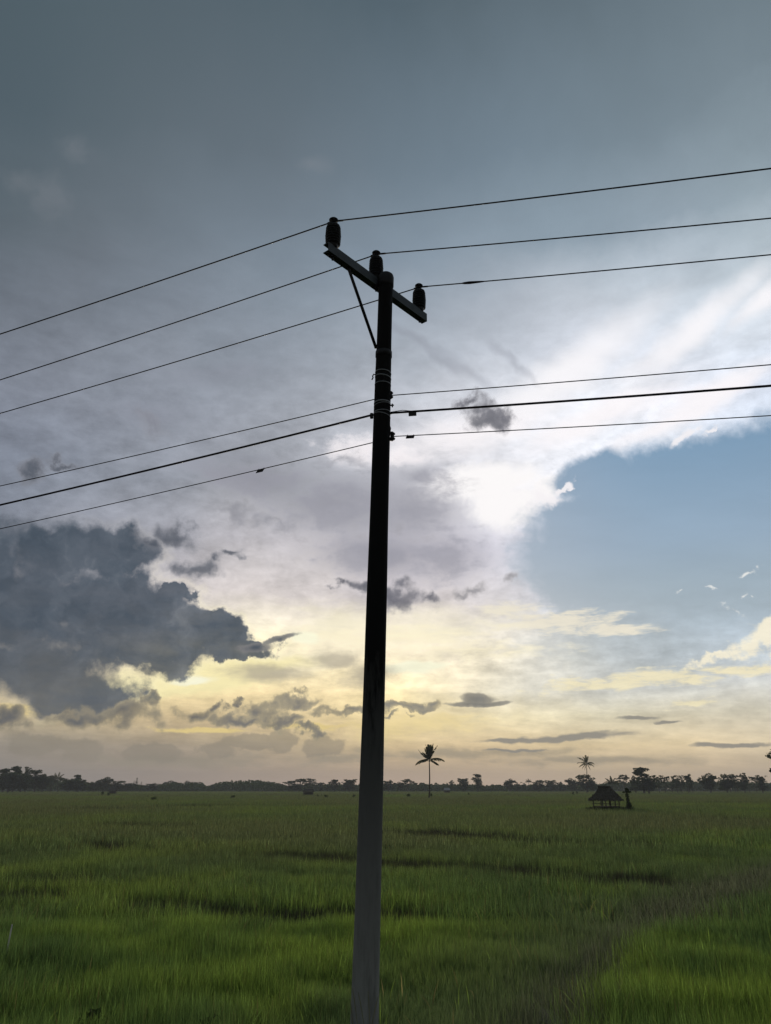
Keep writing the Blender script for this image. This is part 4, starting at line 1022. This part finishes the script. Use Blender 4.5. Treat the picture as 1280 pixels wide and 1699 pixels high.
# ------------------------------------------------------------------ thatched hut and small sheds
thatch = material('thatch', (0.075, 0.068, 0.055), 0.95, nscale=5, var=0.45, bump=1.0, detail=8, spec=0.1)
wood = material('old_wood', (0.06, 0.05, 0.04), 0.9, nscale=6, var=0.4, spec=0.2)
def hut():
    D = 100.0; cx = at_dist(1007, 1340, D).x; s = D * CP / FPX
    o = empty('thatched_hut', (cx, D, 0), 'open thatched field hut on posts, right of the second palm', 'hut'); o.rotation_euler.z = R(24); o.scale = (.84, .84, 1)
    we = 1.0
    zt = at_dist(1008, 1306, D).z; ze = at_dist(1008, 1326.5, D).z
    hx, hy, rx = 1.95, 1.55, 0.95
    bm = bmesh.new(); rj = random.Random(4)
    nx = 26
    def ring(t, jit):              # t 0 eave .. 1 ridge; superposed courses give the ragged thatch
        x = hx + (rx - hx) * t; y = hy * (1 - t); zz = ze + (zt - ze) * t - 0.10 * math.sin(math.pi * t)
        pts = []
        for k in range(nx): pts.append((-x + 2 * x * k / nx, -y))
        for k in range(16): pts.append((x, -y + 2 * y * k / 16))
        for k in range(nx): pts.append((x - 2 * x * k / nx, y))
        for k in range(16): pts.append((-x, y - 2 * y * k / 16))
        return [bm.verts.new((px_, py_, zz + rj.uniform(-jit, jit))) for px_, py_ in pts]
    ts = [0, .001, .18, .19, .38, .39, .58, .59, .78, .79, 1.0]; prev = None
    for i, t in enumerate(ts):
        cur = ring(t, 0.10 if t < 1 else .06)
        if i % 2 == 1:
            for v in cur: v.co.z += 0.05
        if i == 0:
            for v in cur: v.co.z -= 0.10
        if prev:
            for k in range(len(cur)): bm.faces.new((prev[k], prev[(k + 1) % len(cur)], cur[(k + 1) % len(cur)], cur[k]))
        prev = cur
    bmesh.ops.remove_doubles(bm, verts=prev, dist=0.02)
    for k in range(420):                       # straw ends hanging from the courses and eaves
        a = rj.uniform(0, 1); t = rj.choice((0, 0, 0, .18, .38, .58)); x = hx + (rx - hx) * t; y = hy * (1 - t); zz = ze + (zt - ze) * t
        sd = rj.randrange(4); p0 = Vector(((-x + 2 * x * a, -y, zz), (x, -y + 2 * y * a, zz), (-x + 2 * x * a, y, zz), (-x, -y + 2 * y * a, zz))[sd]); outv = Vector(((0, -1, 0), (1, 0, 0), (0, 1, 0), (-1, 0, 0))[sd]); tv = Vector((outv.y, outv.x, 0)) * .03
        q1 = p0 + outv * rj.uniform(.03, .14) - Vector((0, 0, rj.uniform(.06, .24))); p0 = p0 - outv * .05 + Vector((0, 0, .05))
        bm.faces.new([bm.verts.new(v_) for v_ in (p0 - tv, p0 + tv, q1 + tv * .4, q1 - tv * .4)])
    rf = link('roof', bm_mesh('roof', bm), thatch, o)
    bm = bmesh.new(); tube_bm(bm, [(-rx - .25, 0, zt + .06), (-rx * .5, 0, zt + .03), (rx * .3, 0, zt + .05), (rx + .2, 0, zt - .02)], [.12, .15, .15, .1], 8); link('ridge_cap', bm_mesh('ridge_cap', bm), thatch, rf, True)
    for x in (-1.5, -0.1, 0.75, 1.45):
        for y in (-1.05, 1.05):
            bm = bmesh.new(); tube_bm(bm, [(x + rj.uniform(-.06, .06), y, -.2), (x, y, 1.2), (x + rj.uniform(-.05, .05), y, ze + .55)], [.085, .075, .07], 8); link('post', bm_mesh('post', bm), wood, o, True)
    bm = bmesh.new()
    for k in range(15): box_bm(bm, (0, -1.05 + k * .15, .55), (1.6, .068, .02))
    box_bm(bm, (0, -.95, .49), (1.62, .05, .039)); box_bm(bm, (0, .95, .49), (1.62, .05, .039)); link('platform', bm_mesh('platform', bm), wood, o)
    for y in (-1.12, 1.12):
        bm = bmesh.new(); tube_bm(bm, [(-1.65, y, .85), (1.6, y, .8)], .035, 6); link('rail', bm_mesh('rail', bm), wood, o)
    bm = bmesh.new(); tube_bm(bm, [(-1.7, -1.05, ze + .1), (1.7, -1.05, ze + .12)], .05, 6); tube_bm(bm, [(-1.7, 1.05, ze + .1), (1.7, 1.05, ze + .12)], .05, 6); link('beam', bm_mesh('beam', bm), wood, o)
    return o
hut()
# dark weeds round the foot of the hut
n = 2600; a = rng.uniform(0, 6.28, n); q = np.sqrt(rng.uniform(0, 1, n)); hxx = at_dist(1010, 1340, 99).x
xs = hxx + np.cos(a) * q * 2.9; ys = 98.5 + np.sin(a) * q * 2.4
v, l, s, c = blades(xs, ys, rng.uniform(.25, .68, n), np.full(n, .07), .5, np.array([0.030, 0.036, 0.020]) * rng.uniform(.4, 1.5, (n, 1)), 2, seed=9)
hw_ = link('hut_weeds', np_mesh('hut_weeds', v, l, s, c), weedm); tag(hw_, 'dark weeds growing round the foot of the thatched hut', 'grass', kind='stuff')

def shed(px, base, top, wpx, D, mat, label, kind):
    c = at_dist(px, base, D); w = wpx / FPX * D * CP / 2; zt = max(1.2, at_dist(px, top, D).z)
    o = empty('field_shed', (c.x, D, 0), label, 'shed', 'small sheds far out in the fields'); ze = zt * 0.55
    bm = bmesh.new(); d = w * .6; t = .12
    P_ = [(-w, -d, ze), (w, -d, ze), (w * .75, 0, zt), (-w * .75, 0, zt), (-w, d, ze), (w, d, ze)]
    up = [bm.verts.new((a_, b_, c_ + t)) for a_, b_, c_ in P_]; dn = [bm.verts.new(p_) for p_ in P_]
    for f in ((0, 1, 2, 3), (3, 2, 5, 4)): bm.faces.new([up[i] for i in f]); bm.faces.new([dn[i] for i in f][::-1])
    for i, j in ((0, 1), (1, 2), (2, 5), (5, 4), (4, 3), (3, 0)): bm.faces.new((up[i], dn[i], dn[j], up[j]))
    link('roof', bm_mesh('roof', bm), mat, o)
    for sx in (-.8, .8):
        for sy in (-.7, .7):
            bm = bmesh.new(); tube_bm(bm, [(w * sx, d * sy, -.1), (w * sx, d * sy, ze + .25)], .1, 6); link('post', bm_mesh('post', bm), wood, o)
    if kind:
        bm = bmesh.new(); box_bm(bm, (0, d * .3, ze * .45), (w * .7, d * .3, ze * .5)); link('wall', bm_mesh('wall', bm), wood, o)
    return o
palegrey = material('tin_roof', (0.30, 0.31, 0.32), 0.6, nscale=3, var=0.3)
shed(512, 1314, 1309.5, 19, 330, thatch, 'low dark thatched shed under the three flat topped trees', True)
shed(742, 1311, 1307.5, 11, 480, palegrey, 'pale tin roofed shed in front of the trees right of the lone palm', True)
shed(187, 1312, 1309, 15, 400, thatch, 'little dark shed behind the pair of bushes on the left', True)
# a pale stick left standing in the rice on the left
p = at_height(15, 1550, 0.55); bm = bmesh.new(); tube_bm(bm, [(0, 0, -.1), (0.01, 0, .35), (0.025, 0.01, .68)], [.014, .012, .010], 6)
st = link('marker_stick', bm_mesh('marker_stick', bm), material('pale_bamboo', (0.45, 0.42, 0.38), .8, nscale=20, var=.2), None, True, loc=(p.x, p.y, 0)); tag(st, 'short pale stick standing in the rice near the left edge', 'stick')
# leafy weed clump at the very bottom left
def broad_weed(px, py, s, label):
    c = at_height(px, py, .3); r = random.Random(int(px)); o = empty('broadleaf_weed', (c.x, c.y, 0), label, 'weed', 'leafy weeds among the rice'); bm = bmesh.new()
    for k in range(14):
        a = r.uniform(0, 6.28); L = r.uniform(.12, .30) * s; h = r.uniform(.35, .62) * s; d = Vector((math.cos(a), math.sin(a), 0)); n_ = Vector((-d.y, d.x, 0)); b = d * .04 + Vector((0, 0, h - .1))
        w = L * .28; m1 = b + d * L * .4 + Vector((0, 0, .05)); tip = b + d * L + Vector((0, 0, -.03))
        vs = [bm.verts.new(q_) for q_ in (b, m1 - n_ * w, tip, m1 + n_ * w)]; mv = bm.verts.new(m1 - Vector((0, 0, .015)))
        for i in range(4): bm.faces.new((vs[i], vs[(i + 1) % 4], mv))
    link('leaves', bm_mesh('leaves', bm), leafA, o)
    bm = bmesh.new()
    for k in range(4): tube_bm(bm, [(r.uniform(-.02, .02), 0, -.05), (r.uniform(-.05, .05), r.uniform(-.05, .05), .5 * s)], .006, 5)
    link('stem', bm_mesh('stem', bm), wood, o)
broad_weed(150, 1694, .8, 'dark leafy weed at the bottom edge, left of the pole'); broad_weed(345, 1698, .7, 'smaller leafy weed at the bottom edge, closer to the pole')
# seed heads leaning in front of the pole foot
bm = bmesh.new()
for (a_, b_) in (((628, 1720), (598, 1662)), ((612, 1720), (588, 1656)), ((590, 1715), (624, 1668)), ((600, 1722), (583, 1671)), ((622, 1722), (612, 1660))):
    q0 = at_dist(*a_, 7.3); q1 = at_dist(*b_, 7.25); q0.z = 0.02; mid_ = q0.lerp(q1, .6) + Vector((0, 0, .08)); tube_bm(bm, [q0, mid_, q1, q1 + (q1 - mid_) * .3 - Vector((0, 0, .02))], [.003, .0025, .004, .002], 5)
sh = link('seed_grass', bm_mesh('seed_grass', bm), material('straw', (0.16, 0.16, 0.09), .9, nscale=9, var=.3)); tag(sh, 'few pale grass stalks leaning before the foot of the pole', 'grass', kind='stuff')

# ------------------------------------------------------------------ air
bm = bmesh.new(); box_bm(bm, (0, 1100, 24), (2400, 1350, 25.5))
hz = bpy.data.materials.new('haze'); hz.use_nodes = True; nt = hz.node_tree; nt.nodes.clear()
o_ = nt.nodes.new('ShaderNodeOutputMaterial'); pv = nt.nodes.new('ShaderNodeVolumePrincipled'); pv.inputs['Color'].default_value = (0.86, 0.90, 1.0, 1)
pv.inputs['Density'].default_value = 0.00026; pv.inputs['Anisotropy'].default_value = 0.0; nt.links.new(pv.outputs[0], o_.inputs['Volume'])
hzo = link('haze', bm_mesh('haze', bm), hz); tag(hzo, kind='stuff'); hzo['label'] = 'thin evening haze over the fields'; hzo['category'] = 'haze'
